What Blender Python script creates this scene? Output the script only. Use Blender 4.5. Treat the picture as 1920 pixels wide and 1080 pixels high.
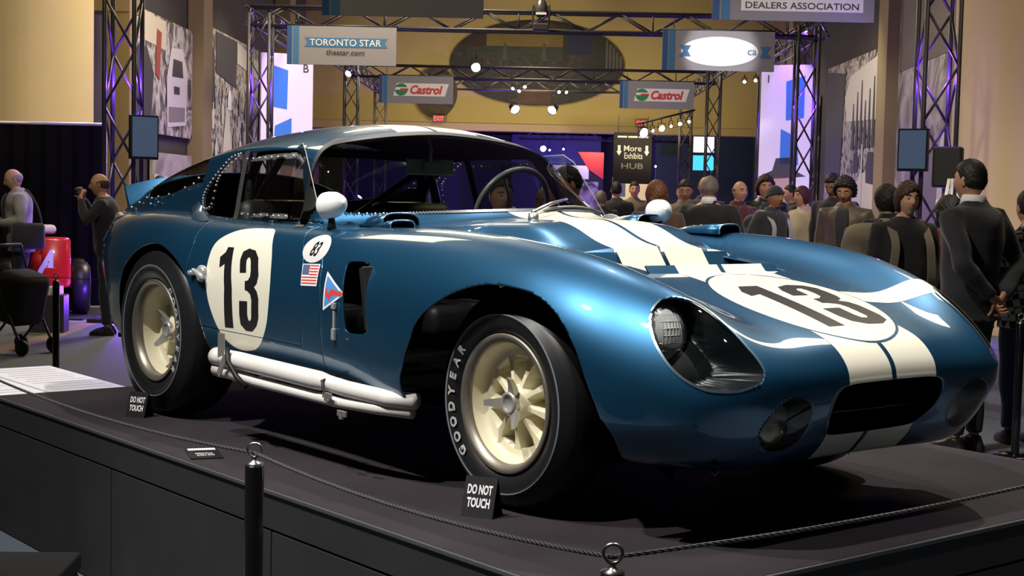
import bpy, bmesh, math, random
import numpy as np
from mathutils import Vector, Matrix, noise
from mathutils.bvhtree import BVHTree
for _o in list(bpy.data.objects): bpy.data.objects.remove(_o)
SC = bpy.context.scene; COL = SC.collection
PI = math.pi; R = math.radians
random.seed(7); RNG = np.random.default_rng(7)
H = 0.62                                   # height of the display platform; car coordinates have z = 0 on its top
# ------------------------------------------------------------------ camera
YAW, PITCH, ROLL, FPX = R(140.937), R(-3.744), R(1.287), 2742.4
CAM = Vector((3.479, -3.536, 0.980 + H))
cam_d = bpy.data.cameras.new('camera'); cam_d.sensor_width = 36.0; cam_d.lens = FPX/1920*36.0
cam_d.clip_start = 0.05; cam_d.clip_end = 200
cam = bpy.data.objects.new('camera', cam_d); COL.objects.link(cam)
_fw = Vector((math.cos(YAW)*math.cos(PITCH), math.sin(YAW)*math.cos(PITCH), math.sin(PITCH)))
_r0 = Vector((math.sin(YAW), -math.cos(YAW), 0)); _u0 = _r0.cross(_fw)
_rt = math.cos(ROLL)*_r0 + math.sin(ROLL)*_u0; _up = _rt.cross(_fw)
cam.matrix_world = Matrix(((_rt.x, _up.x, -_fw.x, CAM.x), (_rt.y, _up.y, -_fw.y, CAM.y), (_rt.z, _up.z, -_fw.z, CAM.z), (0, 0, 0, 1)))
SC.camera = cam
# ------------------------------------------------------------------ world, exposure, lights
SC.view_settings.view_transform = 'Standard'; SC.view_settings.look = 'None'; SC.view_settings.gamma = 1.0; SC.view_settings.exposure = 0.12
SC.view_settings.use_curve_mapping = False
wd_ = bpy.data.worlds.new('hall_air'); SC.world = wd_; wd_.use_nodes = True
wd_.node_tree.nodes['Background'].inputs[0].default_value = (1.0, .86, .66, 1); wd_.node_tree.nodes['Background'].inputs[1].default_value = .012
# hall frame: u to the right, v into the picture along the avenue of trusses, h up from the floor
FV = Vector((math.cos(YAW), math.sin(YAW), 0)); RV = Vector((math.sin(YAW), -math.cos(YAW), 0)); RZ = math.atan2(RV.y, RV.x)-.013
def HP(u, v, h=0.): return Vector((CAM.x, CAM.y, 0))+RV*(u+.013*v)+FV*v+Vector((0, 0, h))
def lamp(name, kind, loc, energy, col=(1,1,1), target=None, size=.2, spot=40, blend=.3, size_y=None):
    d = bpy.data.lights.new(name, kind); d.energy = energy; d.color = col
    if kind == 'SPOT': d.spot_size = R(spot); d.spot_blend = blend; d.shadow_soft_size = size
    elif kind == 'POINT': d.shadow_soft_size = size
    elif kind == 'AREA':
        d.size = size
        if size_y: d.shape = 'RECTANGLE'; d.size_y = size_y
    o = bpy.data.objects.new(name, d); COL.objects.link(o); o.location = loc
    if target is not None: o.rotation_euler = (Vector(target)-Vector(loc)).to_track_quat('-Z', 'Y').to_euler()
    return o
CARP = Vector((0, 0, H))
# show spots on the truss above the car
for (x, y, z, e, tx, ty, sz) in ((-1.8, -4.3, 6.9, 1600, -1.7, -.7, 54), (.6, -4.0, 6.9, 1450, .1, -.7, 40), (-.3, 2.9, 6.9, 1250, .1, .2, 40), (-2.6, 1.4, 6.9, 750, -2.1, .0, 54), (2.4, .2, 6.9, 480, .7, -.1, 34)):
    lamp('show_spot_light', 'SPOT', (x, y, z), e, (1, .97, .93), (tx, ty, H+.6), .06, sz, .5)
# warm house light on the hall walls and the crowd
for (u, v, e) in ((-2.4, 22, 820), (0, 34, 520), (0, 46, 700), (-5, 14, 120), (5.2, 12, 150)):
    lamp('house_light', 'AREA', HP(u, v, 8.2), e, (1, .84, .56), HP(u, v, 0), 2.4)
lamp('wall_washer', 'SPOT', HP(-5.6, 14.5, 4.2), 150, (1, .86, .55), HP(-7.6, 20.5, 3.2), .2, 50, .7)
lamp('wall_washer', 'SPOT', HP(5.2, 13.0, .3), 150, (1, .86, .55), HP(7.0, 18.5, 2.6), .2, 60, .7)
for (u, v, tu, tv, e) in ((-4.0, 26, -7, 28, 420), (-4.0, 32, -7, 34, 480), (-4.0, 40, -7, 41, 350), (4.2, 26, 7.5, 28.5, 420), (4.2, 31, 7.5, 34, 520), (4.2, 39, 7.5, 41, 350)):
    lamp('mural_light', 'SPOT', HP(u, v, 6.6), e, (1, .93, .80), HP(tu, tv, 2.8), .15, 66, .6)
for u in (-4, 0, 4): lamp('wall_washer', 'SPOT', HP(u, 46, 3.2), 700, (1, .84, .46), HP(u, 55, 7.0), .2, 80, .7)
# added fill spots, unseen themselves, to brighten the visitors' faces
for (u, v, tu, tv, e, sz) in ((-1.0, 6.5, 2.6, 10.8, 750, 40), (.6, 8.5, 2.4, 16, 1200, 44), (-3.2, 9.5, -4.9, 16, 420, 34)):
    lamp('crowd_fill_spot', 'SPOT', HP(u, v, 5.6), e, (1, .90, .78), HP(tu, tv, 1.5), .12, sz, .6)
# ------------------------------------------------------------------ numeric helpers
def akima(x, y, xi):
    """smooth interpolation through points (modified Akima), y may be (n, k)"""
    x = np.asarray(x, float); y = np.asarray(y, float); xi = np.asarray(xi, float)
    sq = y.ndim == 1
    if sq: y = y[:, None]
    n = len(x); d = np.diff(y, axis=0)/np.diff(x)[:, None]
    m = np.zeros((n+3, y.shape[1])); m[2:n+1] = d
    m[1] = 2*m[2]-m[3]; m[0] = 2*m[1]-m[2]; m[n+1] = 2*m[n]-m[n-1]; m[n+2] = 2*m[n+1]-m[n]
    w1 = abs(m[3:n+3]-m[2:n+2])+abs(m[3:n+3]+m[2:n+2])/2+1e-9; w2 = abs(m[1:n+1]-m[0:n])+abs(m[1:n+1]+m[0:n])/2+1e-9
    t = (w1*m[1:n+1]+w2*m[2:n+2])/(w1+w2)
    i = np.clip(np.searchsorted(x, xi)-1, 0, n-2); h = (x[i+1]-x[i])[:, None]; s = ((xi-x[i])[:, None])/h
    r = y[i]*(1+2*s)*(1-s)**2+t[i]*h*s*(1-s)**2+y[i+1]*s*s*(3-2*s)+t[i+1]*h*s*s*(s-1)
    return r[:, 0] if sq else r
def smin(a, b, k):
    h = np.clip(0.5+0.5*(b-a)/k, 0, 1); return b*(1-h)+a*h-k*h*(1-h)
def smax(a, b, k): return -smin(-a, -b, k)
def gauss(a, s, axis):
    r = int(3*s+1); w = np.exp(-0.5*(np.arange(-r, r+1)/s)**2); w /= w.sum()
    pad = [(0, 0)]*a.ndim; pad[axis] = (r, r)
    p = np.pad(a, pad, mode='reflect', reflect_type='odd')
    return sum(w[j]*np.take(p, np.arange(j, j+a.shape[axis]), axis) for j in range(2*r+1))
# ------------------------------------------------------------------ the body surface: stations of ten rows from hood centre round the side to under the sill
def stn(x, rows): return [(x if len(p) == 2 else p[0],)+tuple(p[-2:]) for p in rows]
STN = [
 stn(-3.30, [(0,.80),(.18,.80),(.34,.80),(.49,.80),(.575,.755),(.615,.64),(.59,.50),(.56,.37),(.45,.34),(0,.34)]),
 stn(-3.20, [(0,.82),(.19,.82),(.36,.825),(.52,.825),(.61,.775),(.65,.64),(.63,.49),(.60,.35),(.48,.31),(0,.31)]),
 stn(-3.00, [(0,.83),(.20,.83),(.38,.835),(.56,.845),(.67,.79),(.725,.64),(.71,.47),(.68,.32),(.55,.27),(0,.27)]),
 stn(-2.75, [(0,.83),(.20,.83),(.40,.835),(.59,.858),(.725,.80),(.795,.64),(.785,.45),(.75,.30),(.60,.25),(0,.25)]),
 stn(-2.50, [(0,.83),(.20,.83),(.41,.835),(.61,.862),(.76,.805),(.84,.635),(.835,.45),(.80,.31),(.65,.25),(0,.25)]),
 stn(-2.25, [(0,.82),(.21,.82),(.42,.83),(.625,.858),(.775,.805),(.86,.635),(.86,.45),(.83,.32),(.68,.26),(0,.26)]),
 stn(-2.00, [(0,.81),(.21,.81),(.43,.82),(.635,.845),(.775,.795),(.855,.625),(.855,.44),(.83,.33),(.70,.27),(0,.26)]),
 stn(-1.70, [(0,.80),(.21,.80),(.43,.81),(.645,.836),(.765,.795),(.832,.615),(.832,.44),(.81,.34),(.72,.28),(0,.26)]),
 stn(-1.40, [(0,.80),(.21,.80),(.43,.81),(.65,.834),(.76,.795),(.82,.61),(.82,.44),(.80,.345),(.72,.28),(0,.26)]),
 stn(-1.10, [(0,.82),(.21,.82),(.43,.825),(.64,.84),(.76,.795),(.825,.61),(.825,.44),(.805,.345),(.73,.28),(0,.26)]),
 stn(-0.80, [(0,.82),(.21,.82),(.43,.825),(.62,.85),(.76,.80),(.84,.615),(.84,.44),(.82,.34),(.74,.28),(0,.25)]),
 stn(-0.50, [(0,.81),(.21,.81),(.43,.82),(.61,.855),(.755,.80),(.845,.615),(.848,.44),(.83,.33),(.74,.27),(0,.24)]),
 stn(-0.20, [(0,.78),(.21,.78),(.43,.79),(.605,.847),(.755,.79),(.85,.61),(.852,.44),(.83,.32),(.74,.26),(0,.23)]),
 stn(0.10, [(0,.752),(.21,.752),(.42,.755),(.60,.822),(.75,.768),(.85,.595),(.852,.44),(.83,.31),(.73,.25),(0,.22)]),
 stn(0.30, [(0,.72),(.21,.72),(.42,.72),(.60,.793),(.738,.735),(.838,.575),(.84,.42),(.81,.30),(.70,.24),(0,.21)]),
 stn(0.46, [(0,.683),(.21,.683),(.41,.683),(.59,.752),(.72,.69),(.815,.535),(.812,.39),(.77,.28),(.64,.21),(0,.20)]),
 stn(0.58, [(0,.652),(.21,.652),(.39,.652),(.575,.711),(.695,.645),(.78,.497),(.772,.37),(.72,.265),(.54,.20),(0,.195)]),
 stn(0.68, [(0,.623),(.20,.623),(.37,.622),(.56,.665),(.667,.60),(.738,.467),(.725,.35),(.665,.26),(.48,.205),(0,.205)]),
 stn(0.77, [(0,.594),(.20,.593),(.355,.588),(.545,.605),(.632,.548),(.68,.44),(.66,.338),(.57,.258),(.40,.22),(.75,0,.23)]),
 stn(0.84, [(.835,0,.568),(.835,.20,.567),(.35,.555),(.525,.548),(.60,.503),(.618,.422),(.835,.55,.337),(.82,.43,.272),(.79,.31,.245),(.765,0,.252)]),
 stn(0.878, [(.872,0,.531),(.872,.20,.529),(.875,.345,.517),(.884,.485,.500),(.889,.562,.466),(.884,.548,.405),(.865,.455,.345),(.838,.35,.297),(.805,.25,.27),(.782,0,.268)]),
 stn(0.895, [(.893,0,.498),(.893,.18,.496),(.893,.30,.487),(.894,.38,.468),(.892,.405,.438),(.883,.395,.395),(.862,.345,.35),(.836,.28,.315),(.81,.20,.29),(.796,0,.286)]),
 stn(0.897, [(.897,0,.462),(.897,.15,.461),(.896,.215,.455),(.892,.245,.435),(.884,.254,.405),(.867,.248,.37),(.845,.228,.335),(.824,.208,.311),(.81,.16,.300),(.803,0,.297)]),
]
def base_surface(nu=470, per=27):
    S = np.array(STN)                                   # (n, 10, 3)
    n = len(S)
    uk = np.concatenate([[0], np.cumsum(np.maximum(abs(np.diff(S[:, 4, 0]))+0.5*abs(np.diff(S[:, 4, 1])), .03))])
    xs = np.linspace(0, uk[-1], nu)
    T = np.stack([akima(uk, S[:, r, :], xs) for r in range(10)], 1)    # (nu, 10, 3)
    # cubic in the row direction with mirrored ends for symmetry
    rows = np.concatenate([T[:, 2:0:-1]*[1, -1, 1], T, T[:, 8:6:-1]*[1, -1, 1]], 1)
    rk = np.arange(-2, 12); ri = np.linspace(0, 9, 9*per+1)
    G = np.stack([akima(rk, rows[:, :, c].T, ri).T for c in range(3)], 2)   # (nu, m, 3)
    for ax, s in ((0, 4.2), (1, per*.20)):
        if ax == 1:
            e = int(per*.20*3+2)
            q = np.concatenate([G[:, e:0:-1]*[1, -1, 1], G, G[:, -2:-e-2:-1]*[1, -1, 1]], 1)
            G2 = gauss(q, s, 1)[:, e:-e]
        else: G2 = gauss(G, s, 0)
        G2[-3:] = G[-3:] if ax == 0 else G2[-3:]
        G = G2
    G[:, 0, 1] = 0; G[:, -1, 1] = 0
    return G
# greenhouse as height over (x, |y|): the smallest of windscreen, side and roof sheets
def zroof_c(x): return akima([-3.6,-3.32,-3.15,-2.95,-2.65,-2.35,-2.0,-1.7,-1.52,-1.40,-1.2,-.9], [.82,.92,.98,1.05,1.132,1.192,1.236,1.250,1.247,1.240,1.225,1.20], x)
def yroof(x): return akima([-3.4,-3.2,-2.9,-2.5,-2.1,-1.8,-1.5,-1.2,-.9], [.47,.50,.55,.59,.62,.64,.655,.662,.655], x)       # foot of the side glass
def windscreen(x, y):
    y = np.clip(y, 0, .66)
    xb = -.56-.66*(np.clip(y, 0, .8)/.64)**2.3; xh = -1.37+.03*(y/.575)**2
    zh = 1.213-.085*(y/.59)**2.6; zb = .885-.035*(y/.62)**2
    t = (x-xb)/(xh-xb)
    tt = np.clip(t, -1.5, 1.25)
    return zb+(zh-zb)*(tt*(1+.16*(1-tt)))
def sideglass(x, y):
    yb = yroof(x); t = (yb-y)
    return .845+t*4.8-7.*np.clip(t, 0, .3)**2
def roofsheet(x, y):
    return zroof_c(x)-.19*y**2-.36*np.clip(y-.2, 0, 1)**2
def greenhouse(x, y):
    r = roofsheet(x, y)
    g = smin(r, sideglass(x, y), .05)
    w = windscreen(x, y)
    return smin(g, w, .022)
def bump(x, y):
    zc = np.interp(x, [-1.3,-.56,-.41,-.35,-.29,-.235,-.19,-.092,-.080], [.885,.893,.892,.890,.873,.851,.829,.806,.60])
    w = np.interp(x, [-.8,-.5,-.35,-.08], [.60,.40,.36,.35])
    return zc-.02*(y/.35)**2-np.clip(y-w, 0, 1)*1.3
def body_grid():
    G = base_surface()
    x, y, z = G[..., 0], G[..., 1], G[..., 2]
    n, m = x.shape; per = (m-1)//9
    top = (np.arange(m) < per*4.0)[None, :] & (x < .35)
    zb = smax(z, bump(x, y), .018)
    kx = np.interp(x, [-3.4,-2.6,-2.0,-1.6,-1.1,-.5], [.07,.07,.05,.035,.045,.035])
    zg = smax(zb, greenhouse(x, y), kx)
    z2 = np.where(top, zg, z)
    # fade the change out towards the shoulder
    z2 = np.where((np.arange(m) > per*3.4)[None, :], z+(z2-z)*np.clip((per*4.0-np.arange(m))/(per*.6), 0, 1)[None, :], z2)
    # soften the joints between the sheets so that they do not follow the sampling grid
    zs = gauss(z2, 3.2, 0); e = 14; zm = np.concatenate([zs[:, e:0:-1], zs, zs[:, -2:-e-2:-1]], 1); zs = gauss(zm, 3.6, 1)[:, e:-e]
    w = np.clip((.2-x)/.2, 0, 1)*np.clip((per*3.6-np.arange(m))/(per*.4), 0, 1)[None, :]*(x > -1.6)
    w = w*np.clip((x+1.6)/.1, 0, 1)*np.clip((-.12-x)/.05, 0, 1); z2 = z2*(1-w)+zs*w
    G = G.copy(); G[..., 2] = z2
    return G
# ------------------------------------------------------------------ materials
MATS = {}
def srgb(h):
    h = h.lstrip('#'); c = [int(h[i:i+2], 16)/255 for i in (0, 2, 4)]
    return tuple(v/12.92 if v <= .04045 else ((v+.055)/1.055)**2.4 for v in c)
def mat(name, col=(.5,.5,.5), rough=.5, metal=0., coat=0., coat_rough=.03, spec=.5, trans=0., ior=1.45, emit=None, estr=0., noise=.0, nscale=8., bump=0., bscale=60., alpha=1., sheen=0.):
    if name in MATS: return MATS[name]
    if isinstance(col, str): col = srgb(col)
    m = bpy.data.materials.new(name); m.use_nodes = True; nt = m.node_tree; b = nt.nodes['Principled BSDF']
    b.inputs['Base Color'].default_value = (*col, 1); b.inputs['Roughness'].default_value = rough; b.inputs['Metallic'].default_value = metal
    b.inputs['Coat Weight'].default_value = coat; b.inputs['Coat Roughness'].default_value = coat_rough
    b.inputs['Specular IOR Level'].default_value = spec; b.inputs['Transmission Weight'].default_value = trans; b.inputs['IOR'].default_value = ior
    b.inputs['Alpha'].default_value = alpha; b.inputs['Sheen Weight'].default_value = sheen
    if emit is not None:
        if isinstance(emit, str): emit = srgb(emit)
        b.inputs['Emission Color'].default_value = (*emit, 1); b.inputs['Emission Strength'].default_value = estr
    if noise or bump:
        tc = nt.nodes.new('ShaderNodeTexCoord')
    if noise:
        n = nt.nodes.new('ShaderNodeTexNoise'); n.inputs['Scale'].default_value = nscale; n.inputs['Detail'].default_value = 5
        nt.links.new(tc.outputs['Object'], n.inputs['Vector'])
        mx = nt.nodes.new('ShaderNodeMix'); mx.data_type = 'RGBA'
        mx.inputs[6].default_value = (*[max(0, c*(1-noise)) for c in col], 1); mx.inputs[7].default_value = (*[min(1, c*(1+noise)) for c in col], 1)
        nt.links.new(n.outputs['Fac'], mx.inputs[0]); nt.links.new(mx.outputs[2], b.inputs['Base Color'])
    if bump:
        n2 = nt.nodes.new('ShaderNodeTexNoise'); n2.inputs['Scale'].default_value = bscale; n2.inputs['Detail'].default_value = 4
        nt.links.new(tc.outputs['Object'], n2.inputs['Vector'])
        bp = nt.nodes.new('ShaderNodeBump'); bp.inputs['Strength'].default_value = bump; bp.inputs['Distance'].default_value = .01
        nt.links.new(n2.outputs['Fac'], bp.inputs['Height']); nt.links.new(bp.outputs[0], b.inputs['Normal'])
    MATS[name] = m; return m
def glass(name, tint=(1,1,1), rough=.0, refl=1.):
    """thin clear sheet: see-through with a Fresnel reflection"""
    if name in MATS: return MATS[name]
    m = bpy.data.materials.new(name); m.use_nodes = True; nt = m.node_tree; nt.nodes.remove(nt.nodes['Principled BSDF'])
    tr = nt.nodes.new('ShaderNodeBsdfTransparent'); tr.inputs[0].default_value = (*tint, 1)
    gl = nt.nodes.new('ShaderNodeBsdfGlossy'); gl.inputs['Roughness'].default_value = rough
    fr = nt.nodes.new('ShaderNodeFresnel'); fr.inputs[0].default_value = 1.49
    ge = nt.nodes.new('ShaderNodeNewGeometry'); im = nt.nodes.new('ShaderNodeMath'); im.operation = 'MULTIPLY_ADD'; im.inputs[1].default_value = 1/1.49-1.49; im.inputs[2].default_value = 1.49   # same reflection from either side of a thin sheet
    nt.links.new(ge.outputs['Backfacing'], im.inputs[0]); nt.links.new(im.outputs[0], fr.inputs[0])
    ml = nt.nodes.new('ShaderNodeMath'); ml.operation = 'MULTIPLY'; ml.inputs[1].default_value = refl
    mx = nt.nodes.new('ShaderNodeMixShader'); nt.links.new(fr.outputs[0], ml.inputs[0]); nt.links.new(ml.outputs[0], mx.inputs[0])
    nt.links.new(tr.outputs[0], mx.inputs[1]); nt.links.new(gl.outputs[0], mx.inputs[2]); nt.links.new(mx.outputs[0], nt.nodes['Material Output'].inputs[0])
    MATS[name] = m; return m
# ------------------------------------------------------------------ mesh helpers
def mesh_obj(name, V, F, m, parent=None, smooth=False, loc=None):
    me = bpy.data.meshes.new(name)
    V = V.tolist() if isinstance(V, np.ndarray) else V; F = F.tolist() if isinstance(F, np.ndarray) else F
    me.from_pydata(V, [], F)
    for mm in (m if isinstance(m, (list, tuple)) else [m]): me.materials.append(mm)
    if smooth: me.polygons.foreach_set('use_smooth', [True]*len(me.polygons))
    o = bpy.data.objects.new(name, me); COL.objects.link(o)
    if parent is not None: o.parent = parent
    if loc is not None: o.location = loc
    return o
def bm_obj(name, bm, m, parent=None, smooth=False, loc=None, angle=None):
    me = bpy.data.meshes.new(name); bm.normal_update(); bm.to_mesh(me); bm.free()
    for mm in (m if isinstance(m, (list, tuple)) else [m]): me.materials.append(mm)
    if smooth or angle: me.polygons.foreach_set('use_smooth', [True]*len(me.polygons))
    if angle: me.set_sharp_from_angle(angle=R(angle))
    o = bpy.data.objects.new(name, me); COL.objects.link(o)
    if parent is not None: o.parent = parent
    if loc is not None: o.location = loc
    return o
def empty(name, loc=(0,0,0), rz=0., parent=None):
    o = bpy.data.objects.new(name, None); COL.objects.link(o); o.location = loc; o.rotation_euler = (0, 0, rz); o.empty_display_size = .1
    if parent is not None: o.parent = parent
    return o
def tag(o, label=None, cat=None, group=None, kind=None):
    if label: o['label'] = label
    if cat: o['category'] = cat
    if group: o['group'] = group
    if kind: o['kind'] = kind
    return o
def box(bm, c, s, rot=None, bev=0., mi=0):
    r = bmesh.ops.create_cube(bm, size=1.0); vs = r['verts']
    M = Matrix.Translation(c) @ (rot.to_4x4() if rot is not None else Matrix.Identity(4)) @ Matrix.Diagonal((*s, 1))
    bmesh.ops.transform(bm, matrix=M, verts=vs)
    fs = {f for v in vs for f in v.link_faces}
    for f in fs: f.material_index = mi
    if bev > 0:
        es = list({e for v in vs for e in v.link_edges})
        bmesh.ops.bevel(bm, geom=es, offset=bev, segments=2, affect='EDGES', profile=.5)
    return vs
def tube(bm, pts, r, seg=10, caps=True, mi=0, closed=False):
    pts = [Vector(p) for p in pts]; n = len(pts)
    rr = r if isinstance(r, (list, tuple)) else [r]*n
    rings = []; prev = None
    for i, p in enumerate(pts):
        if closed: t = (pts[(i+1) % n]-pts[i-1])
        else: t = pts[min(i+1, n-1)]-pts[max(i-1, 0)]
        t.normalize()
        if prev is None:
            a = Vector((0, 0, 1)) if abs(t.z) < .9 else Vector((1, 0, 0)); u = t.cross(a).normalized()
        else:
            u = (prev-t*prev.dot(t)); u = u.normalized() if u.length > 1e-6 else t.orthogonal().normalized()
        prev = u; w = t.cross(u)
        rings.append([bm.verts.new(p+(u*math.cos(k*2*PI/seg)+w*math.sin(k*2*PI/seg))*rr[i]) for k in range(seg)])
    m = n if closed else n-1
    for i in range(m):
        a, b = rings[i], rings[(i+1) % n]
        for k in range(seg):
            f = bm.faces.new((a[k], a[(k+1) % seg], b[(k+1) % seg], b[k])); f.material_index = mi; f.smooth = True
    if caps and not closed:
        f = bm.faces.new(rings[0][::-1]); f.material_index = mi
        f = bm.faces.new(rings[-1]); f.material_index = mi
def lathe(bm, prof, axis='y', seg=48, mi=None, center=(0,0,0)):
    """profile of (radius, height) turned about an axis"""
    rings = []
    for (r, h) in prof:
        ring = []
        for k in range(seg):
            a = k*2*PI/seg; c, s = r*math.cos(a), r*math.sin(a)
            p = {'y': (c, h, s), 'z': (c, s, h), 'x': (h, c, s)}[axis]
            ring.append(bm.verts.new((p[0]+center[0], p[1]+center[1], p[2]+center[2])))
        rings.append(ring)
    for i in range(len(rings)-1):
        for k in range(seg):
            f = bm.faces.new((rings[i][k], rings[i][(k+1) % seg], rings[i+1][(k+1) % seg], rings[i+1][k])); f.smooth = True
            if mi is not None: f.material_index = mi[i] if isinstance(mi, (list, tuple)) else mi
def spline(pts, n=8, closed=True):
    """Catmull-Rom through points -> dense list"""
    P = np.array(pts, float); k = len(P); out = []
    rng = range(k) if closed else range(k-1)
    for i in rng:
        p0, p1, p2, p3 = (P[(i-1) % k], P[i], P[(i+1) % k], P[(i+2) % k]) if closed else (P[max(i-1, 0)], P[i], P[i+1], P[min(i+2, k-1)])
        for t in np.arange(n)/n:
            out.append(.5*((2*p1)+(-p0+p2)*t+(2*p0-5*p1+4*p2-p3)*t*t+(-p0+3*p1-3*p2+p3)*t**3))
    if not closed: out.append(P[-1])
    return np.array(out)
def psdf(poly, X, Y, chunk=40000):
    """signed distance to a polygon, positive inside"""
    P = np.asarray(poly, float); A = P; B = np.roll(P, -1, 0); out = np.empty(X.shape)
    xf, yf = X.ravel(), Y.ravel(); res = np.empty(xf.shape)
    for s in range(0, len(xf), chunk):
        x = xf[s:s+chunk, None]; y = yf[s:s+chunk, None]
        ex, ey = (B-A)[:, 0], (B-A)[:, 1]; L = ex*ex+ey*ey+1e-18
        t = np.clip(((x-A[:, 0])*ex+(y-A[:, 1])*ey)/L, 0, 1)
        d = np.sqrt(((x-A[:, 0]-t*ex)**2+(y-A[:, 1]-t*ey)**2).min(1))
        c = ((A[:, 1] > y) != (B[:, 1] > y)) & (x < (B[:, 0]-A[:, 0])*(y-A[:, 1])/(B[:, 1]-A[:, 1]+1e-18)+A[:, 0])
        res[s:s+chunk] = np.where(c.sum(1) % 2 == 1, d, -d)
    out = res.reshape(X.shape); return out
def clip(V, N, F, f):
    """keep the part of a triangle mesh where f > 0, cut along f = 0"""
    f = np.where(abs(f) < 1e-7, 1e-7, f); s = f > 0; k = s[F].sum(1)
    keep = F[k == 3]; newF = [keep]; cut = F[(k == 1) | (k == 2)]
    nV, nN = V, N
    if len(cut):
        ks = s[cut].sum(1); odd_in = ks == 1
        sc = s[cut]; odd = np.where(odd_in[:, None], sc, ~sc).argmax(1)
        ar = np.arange(len(cut)); a = cut[ar, odd]; b = cut[ar, (odd+1) % 3]; c = cut[ar, (odd+2) % 3]
        E = np.sort(np.concatenate([np.stack([a, b], 1), np.stack([a, c], 1)]), 1)
        U, inv = np.unique(E, axis=0, return_inverse=True); inv = inv.ravel()
        t = (f[U[:, 0]]/(f[U[:, 0]]-f[U[:, 1]]))[:, None]
        nV = np.concatenate([V, V[U[:, 0]]*(1-t)+V[U[:, 1]]*t]); nn = N[U[:, 0]]*(1-t)+N[U[:, 1]]*t
        nN = np.concatenate([N, nn/(np.linalg.norm(nn, axis=1, keepdims=True)+1e-12)])
        p = inv[:len(cut)]+len(V); q = inv[len(cut):]+len(V)
        i1 = odd_in; newF.append(np.stack([a[i1], p[i1], q[i1]], 1))
        i2 = ~odd_in; newF.append(np.stack([p[i2], b[i2], c[i2]], 1)); newF.append(np.stack([p[i2], c[i2], q[i2]], 1))
    F2 = np.concatenate(newF); used = np.unique(F2); mp = np.full(len(nV), -1); mp[used] = np.arange(len(used))
    return nV[used], nN[used], mp[F2]
def refine(V, N, F):
    """split every triangle in four"""
    E = np.sort(np.concatenate([F[:, [0, 1]], F[:, [1, 2]], F[:, [2, 0]]]), 1)
    U, inv = np.unique(E, axis=0, return_inverse=True); inv = inv.ravel(); n = len(F)
    M = (V[U[:, 0]]+V[U[:, 1]])/2; NM = N[U[:, 0]]+N[U[:, 1]]; NM /= np.linalg.norm(NM, axis=1, keepdims=True)+1e-12
    a, b, c = inv[:n]+len(V), inv[n:2*n]+len(V), inv[2*n:]+len(V)
    F2 = np.concatenate([np.stack([F[:, 0], a, c], 1), np.stack([a, F[:, 1], b], 1), np.stack([c, b, F[:, 2]], 1), np.stack([a, b, c], 1)])
    return np.concatenate([V, M]), np.concatenate([N, NM]), F2
def text_mesh(txt, size=1., bold=0., xs=1., shear=0., res=3, space=1.):
    """2D lettering as (V, F) centred on its box, x right and y up"""
    cu = bpy.data.curves.new('lettering', 'FONT'); cu.body = txt; cu.size = size; cu.offset = bold; cu.shear = shear; cu.resolution_u = res
    cu.align_x = 'CENTER'; cu.align_y = 'CENTER'; cu.space_character = space; cu.fill_mode = 'FRONT'
    ob = bpy.data.objects.new('lettering', cu); COL.objects.link(ob)
    dg = bpy.context.evaluated_depsgraph_get(); me = bpy.data.meshes.new_from_object(ob.evaluated_get(dg))
    V = np.array([v.co[:] for v in me.vertices]); F = [list(p.vertices) for p in me.polygons]
    bpy.data.objects.remove(ob); bpy.data.curves.remove(cu); bpy.data.meshes.remove(me)
    if len(V):
        V[:, 0] -= (V[:, 0].min()+V[:, 0].max())/2; V[:, 1] -= (V[:, 1].min()+V[:, 1].max())/2; V[:, 0] *= xs
    return V, F
MATSRUB = mat('tyre_rubber', (.012,.012,.013), .38, spec=.35)
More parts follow.
